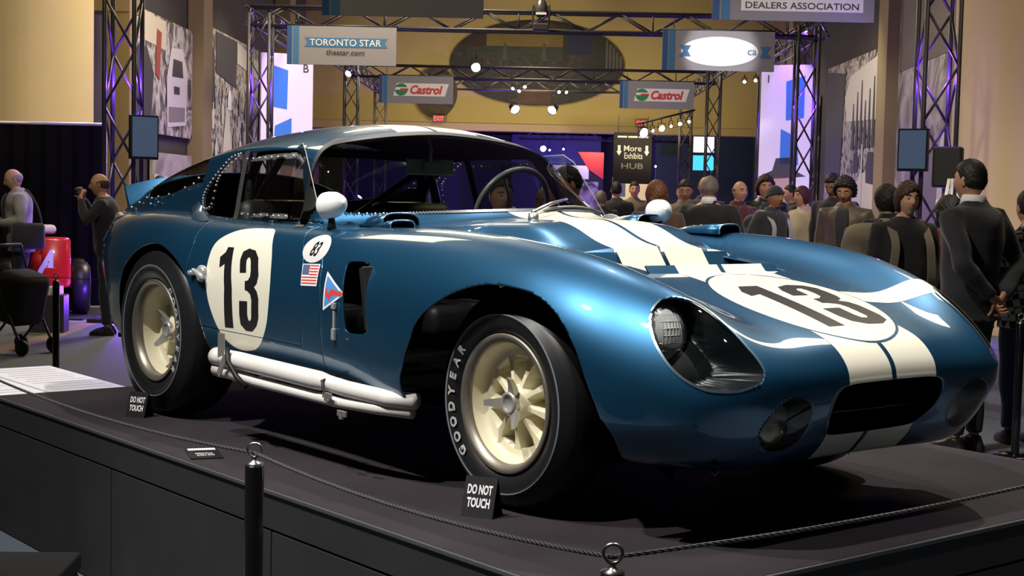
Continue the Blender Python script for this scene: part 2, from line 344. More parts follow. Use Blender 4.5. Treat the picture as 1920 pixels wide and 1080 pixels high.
# ------------------------------------------------------------------ hall structure
def hall_obj(o, u, v, h=0., rz=0.):
    o.location = HP(u, v, h); o.rotation_euler = (0, 0, RZ+rz); return o
def structure(o): o['kind'] = 'structure'; return o
def hbox(name, m, u0, u1, v0, v1, h0, h1, bev=0., parent=None):
    bmx = bmesh.new(); box(bmx, (0, 0, (h1-h0)/2), (u1-u0, v1-v0, h1-h0), bev=bev); o = bm_obj(name, bmx, m, parent); hall_obj(o, (u0+u1)/2, (v0+v1)/2, h0); return o
def floor_material():
    m = bpy.data.materials.new('hall_carpet'); m.use_nodes = True; nt = m.node_tree; b = nt.nodes['Principled BSDF']; N = nt.nodes.new; L = nt.links.new
    tc = N('ShaderNodeTexCoord'); sp = N('ShaderNodeSeparateXYZ'); L(tc.outputs['Object'], sp.inputs[0])
    ns = N('ShaderNodeTexNoise'); ns.inputs['Scale'].default_value = .35; L(tc.outputs['Object'], ns.inputs['Vector'])
    wob = N('ShaderNodeMath'); wob.operation = 'MULTIPLY_ADD'; wob.inputs[1].default_value = .5; wob.inputs[2].default_value = -.25; L(ns.outputs['Fac'], wob.inputs[0])
    ad = N('ShaderNodeMath'); L(sp.outputs['X'], ad.inputs[0]); L(wob.outputs[0], ad.inputs[1])
    rp = N('ShaderNodeValToRGB'); mr = N('ShaderNodeMapRange'); mr.inputs[1].default_value = -7; mr.inputs[2].default_value = 3; L(ad.outputs[0], mr.inputs[0]); L(mr.outputs[0], rp.inputs[0])
    e = rp.color_ramp.elements; rp.color_ramp.interpolation = 'CONSTANT'; e[0].position = 0; e[0].color = (.20,.24,.17,1); e[1].position = .183; e[1].color = (.40,.31,.14,1)
    x = e.new(.207); x.color = (.13,.16,.20,1)
    n2 = N('ShaderNodeTexNoise'); n2.inputs['Scale'].default_value = 60; L(tc.outputs['Object'], n2.inputs['Vector'])
    mx = N('ShaderNodeMix'); mx.data_type = 'RGBA'; mx.blend_type = 'MULTIPLY'; mx.inputs[0].default_value = .5; L(rp.outputs[0], mx.inputs[6]); L(n2.outputs['Fac'], mx.inputs[7])
    L(mx.outputs[2], b.inputs['Base Color']); b.inputs['Roughness'].default_value = .75; return m
mustard = mat('mustard_wall', (.47,.37,.145), .8, noise=.08, nscale=.6); dusk = mat('dark_wall', (.045,.036,.028), .85, noise=.15, nscale=1.5); olive = mat('olive_wall', (.26,.20,.085), .8, noise=.1, nscale=.8)
blackc = mat('black_cloth', (.006,.006,.0065), .95, spec=.1); steelb = mat('truss_black', (.045,.043,.045), .42, .35)
structure(hall_obj(mesh_obj('floor', [(-16, -14, 0), (16, -14, 0), (16, 72, 0), (-16, 72, 0)], [(0, 1, 2, 3)], floor_material()), 0, 0))
structure(hbox('ceiling', mat('ceiling_dark', (.05,.042,.03), .9), -16, 16, -14, 72, 9.4, 9.5))
structure(hbox('wall_left', mustard, -8.7, -8.5, 19, 58, 0, 9.4)); structure(hbox('wall_right', mustard, 8.8, 9.0, 17, 58, 0, 9.4)); structure(hbox('wall_left_near', dusk, -14.2, -14, -14, 19, 0, 9.4)); structure(hbox('wall_right_near', dusk, 14, 14.2, -14, 17, 0, 9.4)); structure(hbox('wall_back', dusk, -14, 14, -14, -13.8, 0, 9.4)); structure(hbox('wall_left_return', olive, -14, -8.5, 19, 19.2, 0, 9.4)); structure(hbox('wall_right_return', olive, 8.8, 14, 17, 17.2, 0, 9.4))  # near side walls coloured dark to stand for the barely lit near hall
structure(hbox('wall_end', mustard, -9, 9.2, 55, 55.3, 4.02, 9.4)); structure(hbox('wall_far', mat('indigo_wall', (.07,.065,.22), .8), -9, 9.2, 70, 70.2, 0, 4.6))
structure(hbox('trim_1', mat('soffit_ochre', (.42,.32,.12), .7), -9, 9.2, 54.55, 55.4, 3.86, 4.12))
structure(hbox('ceiling_far', dusk, -9, 9.2, 55.4, 70, 4.3, 4.4))
# dark mural fascias and mustard piers along the avenue
structure(hbox('wall_left_panel', dusk, -7.5, -7.2, 21, 46, 0, 8.2)); structure(hbox('wall_right_panel', dusk, 7.75, 8.05, 20, 46, 0, 8.2))
for i, (u, v) in enumerate(((-7.1, 30.9), (-7.0, 41.0), (7.65, 31.7), (7.6, 43.0))): structure(hbox('trim_%d' % (i+2), olive, u-.22, u+.22, v-.42, v+.42, 0, 8.2))
# big round columns
def column(u, v, r, name):
    bmx = bmesh.new(); lathe(bmx, [(r*1.06, 0), (r*1.06, .25), (r, .30), (r, 9.4)], 'z', 64); o = bm_obj(name, bmx, mat('column_stucco', (.50,.40,.20), .75, noise=.10, nscale=1.2, bump=.15, bscale=30)); hall_obj(o, u, v); return structure(o)
column(-7.62, 20.6, 1.38, 'wall_column_left'); column(6.75, 18.6, 1.42, 'wall_column_right')
for i, (u, h0, h1) in enumerate(((-7.0, 4.45, 4.9), (-7.2, 0, 4.45))): pass
structure(hbox('trim_6', olive, -6.75, -6.40, 23.2, 23.6, 0, 9.4)); structure(hbox('trim_7', olive, -8.5, -6.4, 23.2, 23.8, 4.3, 5.2)); structure(hbox('trim_8', olive, 6.35, 6.75, 22.4, 22.8, 0, 9.4))
# ------------------------------------------------------------------ trusses
def bar(bmx, a, b, r, seg=6): tube(bmx, [a, b], r, seg)
def unit_bar(L, r):
    key = ('bar', round(L, 3), r)
    if key not in MATS:
        bmx = bmesh.new(); tube(bmx, [(0, 0, 0), (0, 0, L)], r, 6); me = bpy.data.meshes.new('brace'); bmx.to_mesh(me); bmx.free(); me.materials.append(steelb); MATS[key] = me
    return MATS[key]
def brace(a, b, r, parent, name='brace'):
    a, b = Vector(a), Vector(b); o = bpy.data.objects.new(name, unit_bar((b-a).length, r)); COL.objects.link(o); o.parent = parent; o.location = a
    o.rotation_mode = 'QUATERNION'; o.rotation_quaternion = (b-a).to_track_quat('Z', 'Y'); return o
def tower(u, v, w, h, label, step=.62, r=.028):
    t = hall_obj(empty('truss_tower'), u, v); tag(t, label, 'truss', 'truss towers along the avenue'); a = w/2; C4 = [(-a, -a), (a, -a), (a, a), (-a, a)]
    for (x, y) in C4: brace((x, y, 0), (x, y, h), r, t, 'chord')
    n = int(h/step)
    for f in range(4):
        p, q = C4[f], C4[(f+1) % 4]
        for k in range(n):
            z0, z1 = k*step, (k+1)*step
            (s, e) = (p, q) if (k+f) % 2 == 0 else (q, p); brace((s[0], s[1], z0), (e[0], e[1], z1), r*.55, t)
    bmx = bmesh.new(); box(bmx, (0, 0, .02), (w+.3, w+.3, .04)); bm_obj('base_plate', bmx, steelb, t)
    return t
def beam(u0, u1, v, h0, dh, label, step=.55, dv=.28, r=.028):
    t = hall_obj(empty('truss_beam'), u0, v, h0); tag(t, label, 'truss', 'truss beams across the avenue'); L = u1-u0; n = int(round(L/step)); st = L/n
    for z in (0, dh):
        for y in (0, dv): brace((0, y, z), (L, y, z), r, t, 'chord')
    for y in (0, dv):
        for k in range(n):
            a, b = ((k*st, y, 0), ((k+1)*st, y, dh)) if k % 2 == 0 else ((k*st, y, dh), ((k+1)*st, y, 0)); brace(a, b, r*.55, t)
    for k in range(0, n+1, 4): brace((k*st, 0, 0), (k*st, 0, dh), r*.55, t, 'post'); brace((k*st, 0, 0), (k*st, dv, 0), r*.55, t, 'post')
    return t
def side_truss(u, v0, v1, h0, dh, label):
    t = hall_obj(empty('truss_beam'), u, v0, h0); tag(t, label, 'truss', 'truss beams along the avenue'); L = v1-v0; n = int(round(L/.7)); st = L/n
    for z in (0, dh):
        for x in (-.14, .14): brace((x, 0, z), (x, L, z), .028, t, 'chord')
    for x in (-.14, .14):
        for k in range(n):
            a, b = ((x, k*st, 0), (x, (k+1)*st, dh)) if k % 2 == 0 else ((x, k*st, dh), (x, (k+1)*st, 0)); brace(a, b, .016, t)
    return t
TW = [(-4.76, 17, .34, 5.2, 'nearest black truss tower on the left, by the black curtain'), (-4.49, 24, .33, 4.4, 'second truss tower on the left, in front of the lit white poster'), (-4.70, 29.5, .34, 4.6, 'third truss tower on the left, below the blue lettered ribbon banner'), (-5.00, 40, .36, 5.0, 'fourth truss tower on the left, beside the purple-lit wall'), (-5.05, 48, .36, 5.2, 'farthest truss tower on the left, under the oil banner'),
      (4.49, 16.5, .37, 5.2, 'nearest black truss tower on the right, with a screen on it'), (4.40, 24, .33, 4.4, 'second truss tower on the right, in front of the lit white poster'), (4.73, 30, .33, 4.6, 'third truss tower on the right, below the bright white banner'), (4.72, 39, .34, 5.0, 'fourth truss tower on the right, before the dark photo mural'), (4.82, 47, .36, 5.2, 'farthest truss tower on the right, carrying two lit monitors')]
for t in TW: tower(*t)
beam(-4.66, 4.6, 24, 4.22, .31, 'nearest truss beam crossing overhead with a moving light on it'); beam(-5.1, 4.9, 40, 4.66, .31, 'middle truss beam, carrying the pair of oil banners'); beam(-5.1, 5.0, 48, 4.92, .31, 'farthest truss beam, low in front of the oval mural')
beam(-4.9, 4.7, 16.8, 5.2, .31, 'truss beam above the picture frame holding the two top banners')
side_truss(-4.6, 24, 30, 4.25, .28, 'purple-lit truss running back along the left side'); side_truss(-4.95, 30, 48, 4.7, .28, 'truss running back along the far left side'); side_truss(4.6, 24, 30, 4.25, .28, 'purple-lit truss running back along the right side'); side_truss(4.8, 30, 47, 4.7, .28, 'truss running back along the far right side')
VIO = (.22, .06, 1.0)
for (u, v, h, e) in ((-4.76, 17, .3, 60), (-4.76, 17, 2.75, 40), (-4.49, 24, .4, 60), (-4.49, 24, 3.3, 40), (-4.70, 29.5, .4, 60), (-4.7, 29.5, 3.3, 30), (-5.0, 40, .5, 90), (4.49, 16.5, .3, 60), (4.49, 16.5, 3.0, 40), (4.40, 24, .4, 60), (4.40, 24, 3.2, 40), (4.73, 30, .4, 60), (4.73, 30, 3.0, 30), (4.72, 39, .5, 80), (-4.6, 26, 4.5, 50), (4.6, 26, 4.5, 50), (-2.2, 53, .6, 420), (1.2, 62.5, 2.6, 170), (3.2, 57, 2.2, 120)):
    lamp('violet_tower_light', 'POINT', HP(u, v, h), e*1.6, VIO, None, .05)
# small violet par cans standing in the towers
for (u, v) in ((-4.76, 17), (-4.49, 24), (-4.70, 29.5), (4.49, 16.5), (4.40, 24), (4.73, 30)):
    bmx = bmesh.new(); lathe(bmx, [(.0,.0),(.075,.0),(.08,.04),(.07,.13),(.05,.17),(.045,.16),(.0,.155)], 'z', 16); pc = hall_obj(bm_obj('par_can', bmx, [steelb], smooth=True), u, v, .045)
    tag(pc, 'black par can lamp standing inside the base of the '+{(-4.76, 17): 'nearest left', (-4.49, 24): 'second left', (-4.70, 29.5): 'third left', (4.49, 16.5): 'nearest right', (4.40, 24): 'second right', (4.73, 30): 'third right'}[(u, v)]+' tower', 'lamp', 'par cans in the tower bases')
# ------------------------------------------------------------------ banners
bluec = mat('banner_blue', (.025,.085,.25), .6); greyc = mat('banner_grey', (.26,.255,.28), .7); ink = mat('ink_dark', (.035,.035,.04), .7); whitep = mat('print_white', (.80,.80,.80), .6); lblue = mat('banner_light_blue', (.05,.17,.36), .6); redp = mat('print_red', (.62,.05,.04), .6); greenp = mat('print_green', (.03,.25,.10), .6)
def flat(poly, y, z0=0): return [(p[0], y, p[1]+z0) for p in poly]
def printed(name, poly, m, parent, y=-.012):
    return mesh_obj(name, flat(poly, y), [tuple(range(len(poly)))], m, parent)
def letters(txt, h, m, parent, x=0, z=0, y=-.016, bold=.0, xs=1., shear=0., name='lettering', width=None, space=1.):
    V, F = text_mesh(txt, 1., bold, xs, shear, space=space); k = h/(V[:, 1].max()-V[:, 1].min()); kx = k
    if width: kx = width/(V[:, 0].max()-V[:, 0].min())
    return mesh_obj(name, [(x+a*kx, y, z+b*k) for a, b, _ in V], F, m, parent)
def banner(u, v, h, w, hh, label, group='grey sponsor banners on the trusses'):
    t = hall_obj(empty('hanging_banner'), u, v, h); tag(t, label, 'banner', group)
    bmx = bmesh.new(); box(bmx, (0, 0, hh/2), (w, .018, hh), bev=.004); bm_obj('banner_sheet', bmx, greyc, t)
    printed('blue_stripe', [(-w/2, .0), (-w/2+w*.045, 0), (-w/2+w*.045, hh), (-w/2, hh)], bluec, t); printed('blue_stripe', [(-w/2+w*.055, .0), (-w/2+w*.11, 0), (-w/2+w*.11, hh), (-w/2+w*.055, hh)], lblue, t)
    bmx = bmesh.new(); tube(bmx, [(-w/2-.02, 0, hh+.01), (w/2+.02, 0, hh+.01)], .014, 8); bm_obj('top_rail', bmx, steelb, t)
    for x in (-w*.4, w*.4): brace((x, 0, hh), (x, .02, hh+.20), .008, t, 'hanger')
    return t
b = banner(-1.55, 17, 3.585, 1.86, .62, 'blank grey banner with blue stripes, cut by the top edge left of centre')
b = banner(2.94, 17, 3.635, 1.86, .62, 'grey banner lettered for the Ford dealers, top right'); printed('white_plate', [(-.60, .11), (.80, .11), (.80, .40), (-.60, .40)], whitep, b); letters('TORONTO FORD', .088, ink, b, .10, .305, bold=.008, width=.92); letters('DEALERS ASSOCIATION', .075, ink, b, .10, .175, bold=.008, width=1.30)
b = banner(-3.13, 23.7, 3.575, 1.76, .62, 'grey banner with a blue newspaper ribbon and web address')
def ribbon(x0, x1, z0, z1, nt=.05): return [(x0, z0), (x1, z0), (x1-nt, (z0+z1)/2), (x1, z1), (x0, z1), (x0+nt, (z0+z1)/2)]
printed('blue_ribbon', ribbon(-.60, .74, .285, .435), lblue, b); letters('TORONTO STAR', .105, whitep, b, .06, .36, bold=.004, width=1.15); letters('thestar.com', .085, ink, b, .06, .205, bold=.010, width=.62)
b = banner(2.92, 23.7, 3.62, 1.80, .64, 'bright overlit white banner with blue ribbon ends, right of the oval mural')
glow = mat('overlit_white', (.86,.86,.86), .5); printed('white_oval', [(.02+.62*math.cos(a), .31+.235*math.sin(a)) for a in np.linspace(0, 2*PI, 41)[:-1]], glow, b, -.012)  # oval emblem kept blank white, its overlit spotlight patch put into the colour
printed('blue_ribbon', [(-.64, .22), (-.44, .22), (-.49, .31), (-.44, .40), (-.64, .40), (-.56, .31)], lblue, b, -.014); printed('blue_ribbon', [(.84, .22), (.66, .22), (.71, .31), (.66, .40), (.84, .40), (.77, .31)], lblue, b, -.014); letters('ca', .085, lblue, b, .54, .30, -.018, bold=.010)
lamp('banner_light', 'SPOT', HP(2.6, 20.6, 4.25), 330, (1, 1, 1), HP(2.95, 23.7, 3.92), .06, 24, .5)
for (u, lab) in ((-3.22, 'left one of the two grey oil sponsor banners'), (3.27, 'right one of the two grey oil sponsor banners')):
    b = banner(u, 39.7, 3.93, 2.0, .74, lab); printed('white_plate', [(-.62, .20), (.78, .20), (.88, .54), (-.52, .54)], whitep, b); cx = -.40
    printed('round_emblem', [(cx+.175*math.cos(a), .37+.165*math.sin(a)) for a in np.linspace(0, 2*PI, 29)[:-1]], greenp, b, -.016); printed('emblem_band', [(cx-.17, .36), (cx+.17, .36), (cx+.17, .43), (cx-.15, .43)], whitep, b, -.019); printed('emblem_swoosh', [(cx-.05, .34), (cx+.19, .35), (cx+.19, .40), (cx-.02, .40)], redp, b, -.022)
    letters('Castrol', .24, redp, b, .28, .37, -.018, bold=.04, shear=.25, width=.88)
# hanging black direction banner and the dark space it leads to
t = hall_obj(empty('hanging_sign'), 3.35, 50, 1.98); tag(t, 'black hanging sign reading More Exhibits with two white arrows', 'sign'); bmx = bmesh.new(); box(bmx, (0, 0, .87), (1.30, .03, 1.74), bev=.005); bm_obj('sign_sheet', bmx, mat('sign_black', (.010,.008,.009), .7), t)
pale = mat('print_pale', (.62,.62,.60), .6); letters('More', .20, pale, t, 0, 1.20, -.02, bold=.01); letters('Exhibits', .21, pale, t, .03, .95, -.02, bold=.01, width=.62); letters('HUB', .19, mat('print_grey', (.25,.25,.25), .6), t, 0, .60, -.02, bold=.01, width=.74)
for k in range(3): printed('small_print', [(-.52+.36*k, 1.56), (-.20+.36*k, 1.56), (-.20+.36*k, 1.62), (-.52+.36*k, 1.62)], pale, t, -.018)
for x in (-.46, .48): printed('arrow', [(x-.045, 1.30), (x-.045, 1.10), (x-.09, 1.10), (x, .95), (x+.09, 1.10), (x+.045, 1.10), (x+.045, 1.30)], whitep, t, -.018)
for x in (-.5, .5): brace((x, 0, 1.74), (x, 0, 2.3), .012, t, 'hanger')
# ------------------------------------------------------------------ oval mural on the end wall
def mural_mat(name, cols, scale=(2., 2., 2.), thr=None, seed=0., rough=.6, detail=6, dist=.8):
    m = bpy.data.materials.new(name); m.use_nodes = True; nt = m.node_tree; b = nt.nodes['Principled BSDF']; N = nt.nodes.new; L = nt.links.new
    tc = N('ShaderNodeTexCoord'); mp = N('ShaderNodeMapping'); mp.inputs['Scale'].default_value = scale; mp.inputs['Location'].default_value = (seed, seed*1.7, seed*.6); L(tc.outputs['Object'], mp.inputs[0])
    n = N('ShaderNodeTexNoise'); n.inputs['Scale'].default_value = 1.; n.inputs['Detail'].default_value = detail; n.inputs['Distortion'].default_value = dist; L(mp.outputs[0], n.inputs['Vector'])
    r = N('ShaderNodeValToRGB'); L(n.outputs['Fac'], r.inputs[0]); e = r.color_ramp.elements
    while len(e) < len(cols): e.new(.5)
    for i, c in enumerate(cols): e[i].position = .36+.28*i/(len(cols)-1); e[i].color = (*c, 1)
    L(r.outputs[0], b.inputs['Base Color']); b.inputs['Roughness'].default_value = rough; return m
t = hall_obj(empty('oval_mural'), .03, 54.9, 6.40); tag(t, 'large dark oval painting high on the mustard end wall', 'mural'); RXo, RYo = 3.25, 1.56
bmx = bmesh.new(); ns = 72
fr = [bmx.verts.new((RXo*math.cos(a), -.04, RYo*math.sin(a))) for a in np.linspace(0, 2*PI, ns+1)[:-1]]; bk = [bmx.verts.new((RXo*math.cos(a), .04, RYo*math.sin(a))) for a in np.linspace(0, 2*PI, ns+1)[:-1]]
bmx.faces.new(fr); 
for k in range(ns): bmx.faces.new((fr[k], fr[(k+1) % ns], bk[(k+1) % ns], bk[k]))
bm_obj('oval_panel', bmx, mural_mat('oval_scene', [(0.0050,0.0042,0.0034), (0.0189,0.0134,0.0076), (0.0084,0.0092,0.0067), (0.0420,0.0294,0.0126)], (1.2, 1, 1.6), seed=3.), t)
def osect(name, x0, x1, z0, z1, m, y): # a region of the oval, clipped to its outline
    P = []; 
    for x in np.linspace(x0, x1, 14): P.append((x, min(z1, RYo*.97*math.sqrt(max(0, 1-(x/RXo)**2)))))
    for x in np.linspace(x1, x0, 14): P.append((x, max(z0, -RYo*.97*math.sqrt(max(0, 1-(x/RXo)**2)))))
    return printed(name, P, m, t, y)
osect('painted_sky', -1.9, .95, .62, 1.3, mural_mat('oval_gold', [(0.1260,0.0840,0.0126), (0.1764,0.1260,0.0210)], (.8, 1, 1.4), seed=1.), -.05); osect('painted_field', -2.6, .95, .10, .62, mural_mat('oval_field', [(0.0126,0.0231,0.0084), (0.0252,0.0336,0.0126), (0.0084,0.0126,0.0063)], (1, 1, 2), seed=5.), -.05)
osect('painted_figures', -2.2, .8, -.75, .10, mural_mat('oval_figures', [(0.0084,0.0084,0.0076), (0.0294,0.0273,0.0210), (0.0126,0.0092,0.0084), (0.0588,0.0504,0.0378)], (2.6, 1, 2.2), seed=8.), -.05); osect('painted_sky', 1.15, 2.0, .35, 1.15, mat('oval_blue', (0.0084,0.0126,0.0462), .6), -.05); osect('painted_rust', -.7, .55, -1.5, -.95, mural_mat('oval_rust', [(0.0840,0.0315,0.0084), (0.0420,0.0168,0.0063)], (1.4, 1, 2), seed=2.), -.05); osect('painted_rust', -2.9, -1.9, .60, 1.15, mural_mat('oval_crimson', [(0.0420,0.0050,0.0042), (0.0126,0.0050,0.0034)], (2.4, 1, 2.6), seed=4.), -.055)
for k in range(5): printed('painted_tower', [(2.55+.13*k, -.2), (2.62+.13*k, -.2), (2.62+.13*k, .9-.14*k), (2.55+.13*k, .9-.14*k)], mat('oval_pale', (0.0924,0.0924,0.0756), .6), t, -.055)
for x in (-1.2, .25): printed('painted_spire', [(x-.10, .1), (x+.10, .1), (x+.04, .75), (x-.04, .75)], mat('oval_mist', (0.0546,0.0588,0.0462), .6), t, -.058)
t2 = hall_obj(empty('oval_mural'), -3.72, 54.9, 5.25); tag(t2, 'small dark oval painting half hidden by the left oil banner', 'mural')
P = [(.80*math.cos(a), .95*math.sin(a)) for a in np.linspace(0, 2*PI, 41)[:-1]]; bmx = bmesh.new(); f_ = [bmx.verts.new((a, -.04, b_)) for a, b_ in P]; g_ = [bmx.verts.new((a, .04, b_)) for a, b_ in P]; bmx.faces.new(f_)
for k in range(40): bmx.faces.new((f_[k], f_[(k+1) % 40], g_[(k+1) % 40], g_[k]))
bm_obj('oval_panel', bmx, mural_mat('oval_small', [(0.0252,0.0126,0.0063), (0.0672,0.0378,0.0126), (0.0126,0.0084,0.0063)], (1.5, 1, 2.5), seed=6.), t2)
# ------------------------------------------------------------------ photo murals along both walls
sep = [(.02,.017,.013), (.10,.085,.06), (.34,.30,.235), (.56,.52,.43), (.24,.21,.16)]
def wall_mural(u, v0, v1, h0, h1, m, label, side):
    t = hall_obj(empty('photo_mural'), u, (v0+v1)/2, h0, R(90) if side < 0 else R(-90)); tag(t, label, 'mural')
    w, hh = v1-v0, h1-h0; bmx = bmesh.new(); box(bmx, (0, 0, hh/2), (w, .06, hh)); bm_obj('mural_sheet', bmx, m, t); return t, w, hh
pw = mat('photo_white', (.62,.58,.48), .6); pd = mat('photo_dark', (.035,.03,.026), .6); pg = mat('photo_grey', (.22,.19,.15), .6); prd = mat('photo_red', (.30,.045,.02), .6); psky = mat('photo_sky', (.58,.50,.34), .6)
# local x of these panels runs away from the camera on the left wall and towards it on the right wall
t, w, hh = wall_mural(-7.12, 25.2, 30.4, 2.55, 4.75, mural_mat('mural_race', sep, (3.2, 1, 2.6), seed=11., detail=9), 'photo mural of an old race paddock, nearest on the left wall', -1)
printed('photo_sky', [(-2.6, 1.7), (.4, 1.6), (.4, 2.15), (-2.6, 2.2)], psky, t, -.04); printed('photo_red_coat', [(-2.6, .5), (-2.1, .5), (-1.9, 1.6), (-2.6, 1.7)], prd, t, -.045); printed('photo_red_coat', [(-.4, 1.1), (-.1, 1.0), (.05, 1.9), (-.3, 1.95)], prd, t, -.045)
printed('photo_car', [(-1.9, .2), (-.7, .15), (-.5, 1.1), (-1.0, 1.55), (-1.6, 1.5), (-1.95, .9)], pd, t, -.043); printed('photo_van', [(.5, .15), (2.0, .25), (2.15, 1.3), (1.7, 1.75), (.8, 1.7), (.45, 1.1)], pw, t, -.045); printed('photo_van_window', [(.85, 1.15), (1.75, 1.18), (1.65, 1.5), (.95, 1.5)], pd, t, -.05); printed('photo_van_plate', [(1.0, .82), (1.45, .83), (1.45, .98), (1.0, .97)], pd, t, -.05); printed('photo_van_grille', [(.6, .25), (1.9, .32), (1.9, .6), (.6, .55)], pg, t, -.05)
t, w, hh = wall_mural(-7.12, 27.3, 30.4, .2, 2.2, mural_mat('mural_road', [(.30,.27,.20), (.42,.38,.29), (.20,.17,.12)], (.9, 1, 1.4), seed=15.), 'photo mural of an old road with small cars, low on the left wall', -1)
printed('photo_car', [(.3, .1), (1.0, .1), (1.05, .5), (.8, .8), (.45, .8), (.25, .5)], pd, t, -.045); printed('photo_driver', [(.95, .7), (1.4, .7), (1.4, 1.5), (1.15, 1.75), (.9, 1.4)], pd, t, -.045); printed('photo_road', [(-1.5, .9), (.6, 1.1), (.6, 1.5), (-1.5, 1.6)], pw, t, -.043)
t, w, hh = wall_mural(-7.12, 31.6, 37.6, .6, 5.05, mural_mat('mural_crowd', sep, (4.0, 1, 3.2), seed=21., detail=9, dist=1.6), 'tall photo mural of a crowd around a street race, second on the left wall', -1)
printed('photo_road', [(-2.2, .2), (.2, .2), (-.2, 1.6), (-.6, 2.8), (-.9, 2.8), (-1.3, 1.6)], pw, t, -.043); printed('photo_shade', [(-2.9, 2.6), (-2.0, 2.7), (-2.2, 4.0), (-2.9, 4.1)], pd, t, -.043)
printed('photo_car', [(-.75, 2.75), (-.35, 2.75), (-.35, 3.05), (-.45, 3.2), (-.65, 3.2), (-.75, 3.0)], whitep, t, -.05); printed('photo_sky', [(.3, 3.9), (2.95, 3.7), (2.95, 4.15), (.3, 4.4)], pw, t, -.045); printed('photo_trees', [(-2.0, 3.5), (.2, 3.3), (.3, 4.4), (-2.0, 4.4)], pd, t, -.043)
for k in range(16):
    x = -2.6+5.2*((k*37) % 16)/16; z = .6+2.4*((k*23) % 16)/16
    if -1.2 < x < 0: x += 1.7
    printed('photo_figure', [(x-.10, z), (x+.10, z), (x+.14, z+.38), (x+.05, z+.45), (x+.05, z+.58), (x-.05, z+.58), (x-.05, z+.45), (x-.14, z+.38)], (pd, pw, pg)[k % 3], t, -.05)
t, w, hh = wall_mural(-7.12, 41.8, 45.8, .6, 4.9, mural_mat('mural_light', [(.35,.32,.26), (.62,.58,.48), (.15,.13,.10)], (1.2, 1, 1.6), seed=31.), 'pale photo mural with a tower, far along the left wall', -1)
printed('photo_spire', [(-.25, 2.3), (.25, 2.3), (.06, 3.6), (-.06, 3.6)], prd, t, -.045); printed('photo_shade', [(-2.0, 2.2), (2.0, 2.2), (2.0, 2.3), (-2.0, 2.3)], pg, t, -.044)
t, w, hh = wall_mural(-7.12, 38.3, 40.4, .6, 4.3, mural_mat('mural_strip', sep, (2.0, 1, 1.2), seed=33.), 'narrow grey photo mural between the tower and the pale mural on the left', -1)
t, w, hh = wall_mural(7.68, 22.5, 31.1, .3, 6.4, mural_mat('mural_wheel', [(.10,.085,.06), (.24,.21,.155), (.40,.36,.27), (.16,.135,.10)], (1.5, 1, 1.1), seed=41., detail=8), 'tall brown photo mural with a steering wheel, nearest on the right wall', 1)
ringp = [(1.2+.9*math.cos(a), 1.7+.9*math.sin(a)) for a in np.linspace(0, 2*PI, 33)[:-1]]; ringi = [(1.2+.8*math.cos(a), 1.7+.8*math.sin(a)) for a in np.linspace(0, 2*PI, 33)[:-1]]
mesh_obj('photo_steering_wheel', flat(ringp, -.045)+flat(ringi, -.045), [(k, (k+1) % 32, 32+(k+1) % 32, 32+k) for k in range(32)], pw, t)
printed('photo_cowl', [(-4.2, .2), (-1.2, .2), (-.6, 1.2), (-1.4, 2.3), (-3.2, 2.0)], pg, t, -.043); printed('photo_sleeve', [(-1.0, .9), (-.2, 1.0), (.3, 2.0), (-.3, 3.0), (-.9, 2.4)], pw, t, -.046); printed('photo_driver', [(1.6, .3), (3.6, .3), (3.2, 2.0), (2.4, 2.5), (1.7, 1.8)], pw, t, -.044); printed('photo_shade', [(-4.2, 4.0), (4.2, 4.2), (4.2, 6.0), (-4.2, 6.0)], mat('photo_umber', (.11,.09,.06), .6), t, -.042)
t, w, hh = wall_mural(7.68, 32.3, 38.6, .5, 5.0, mural_mat('mural_street', sep, (3.6, 1, 3.0), seed=51., detail=8, dist=1.4), 'photo mural of a tree-lined street with old cars, second on the right wall', 1)
printed('photo_sky', [(-.6, 3.0), (3.1, 2.9), (3.1, 4.4), (-.3, 4.1), (-.9, 3.6)], pw, t, -.043)
for k in range(7): printed('photo_poplar', [(.0+.42*k, 2.3), (.3+.42*k, 2.3), (.2+.42*k, 3.4+.25*(k % 3)), (.1+.42*k, 3.4+.25*(k % 3))], pd, t, -.046)
printed('photo_road', [(.4, .4), (3.1, 1.0), (3.1, 1.9), (1.0, 1.7), (.3, 1.2)], pw, t, -.043); printed('photo_car', [(1.7, 1.5), (2.5, 1.45), (2.55, 1.95), (2.3, 2.2), (1.8, 2.2), (1.65, 1.9)], pd, t, -.047); printed('photo_car', [(.3, 1.75), (.8, 1.75), (.85, 2.05), (.6, 2.25), (.3, 2.2)], pd, t, -.047)
printed('photo_pole', [(1.15, .0), (1.3, .0), (1.3, 2.4), (1.15, 2.4)], pw, t, -.05); printed('photo_trees', [(-3.1, 1.6), (-1.2, 1.7), (-.9, 4.2), (-3.1, 4.4)], pd, t, -.044)
t, w, hh = wall_mural(7.68, 39.8, 42.2, .5, 4.4, mural_mat('mural_dark', [(.02,.017,.014), (.06,.05,.04), (.40,.36,.28), (.05,.04,.03)], (1.6, 1, .8), seed=61.), 'dark photo mural with pale streaks, third on the right wall', 1)
t, w, hh = wall_mural(7.68, 44.0, 46.0, .5, 4.0, mural_mat('mural_old_car', [(.12,.10,.08), (.45,.40,.32), (.62,.57,.46)], (1.2, 1, 1.), seed=71.), 'pale photo mural of an old car, farthest on the right wall', 1)
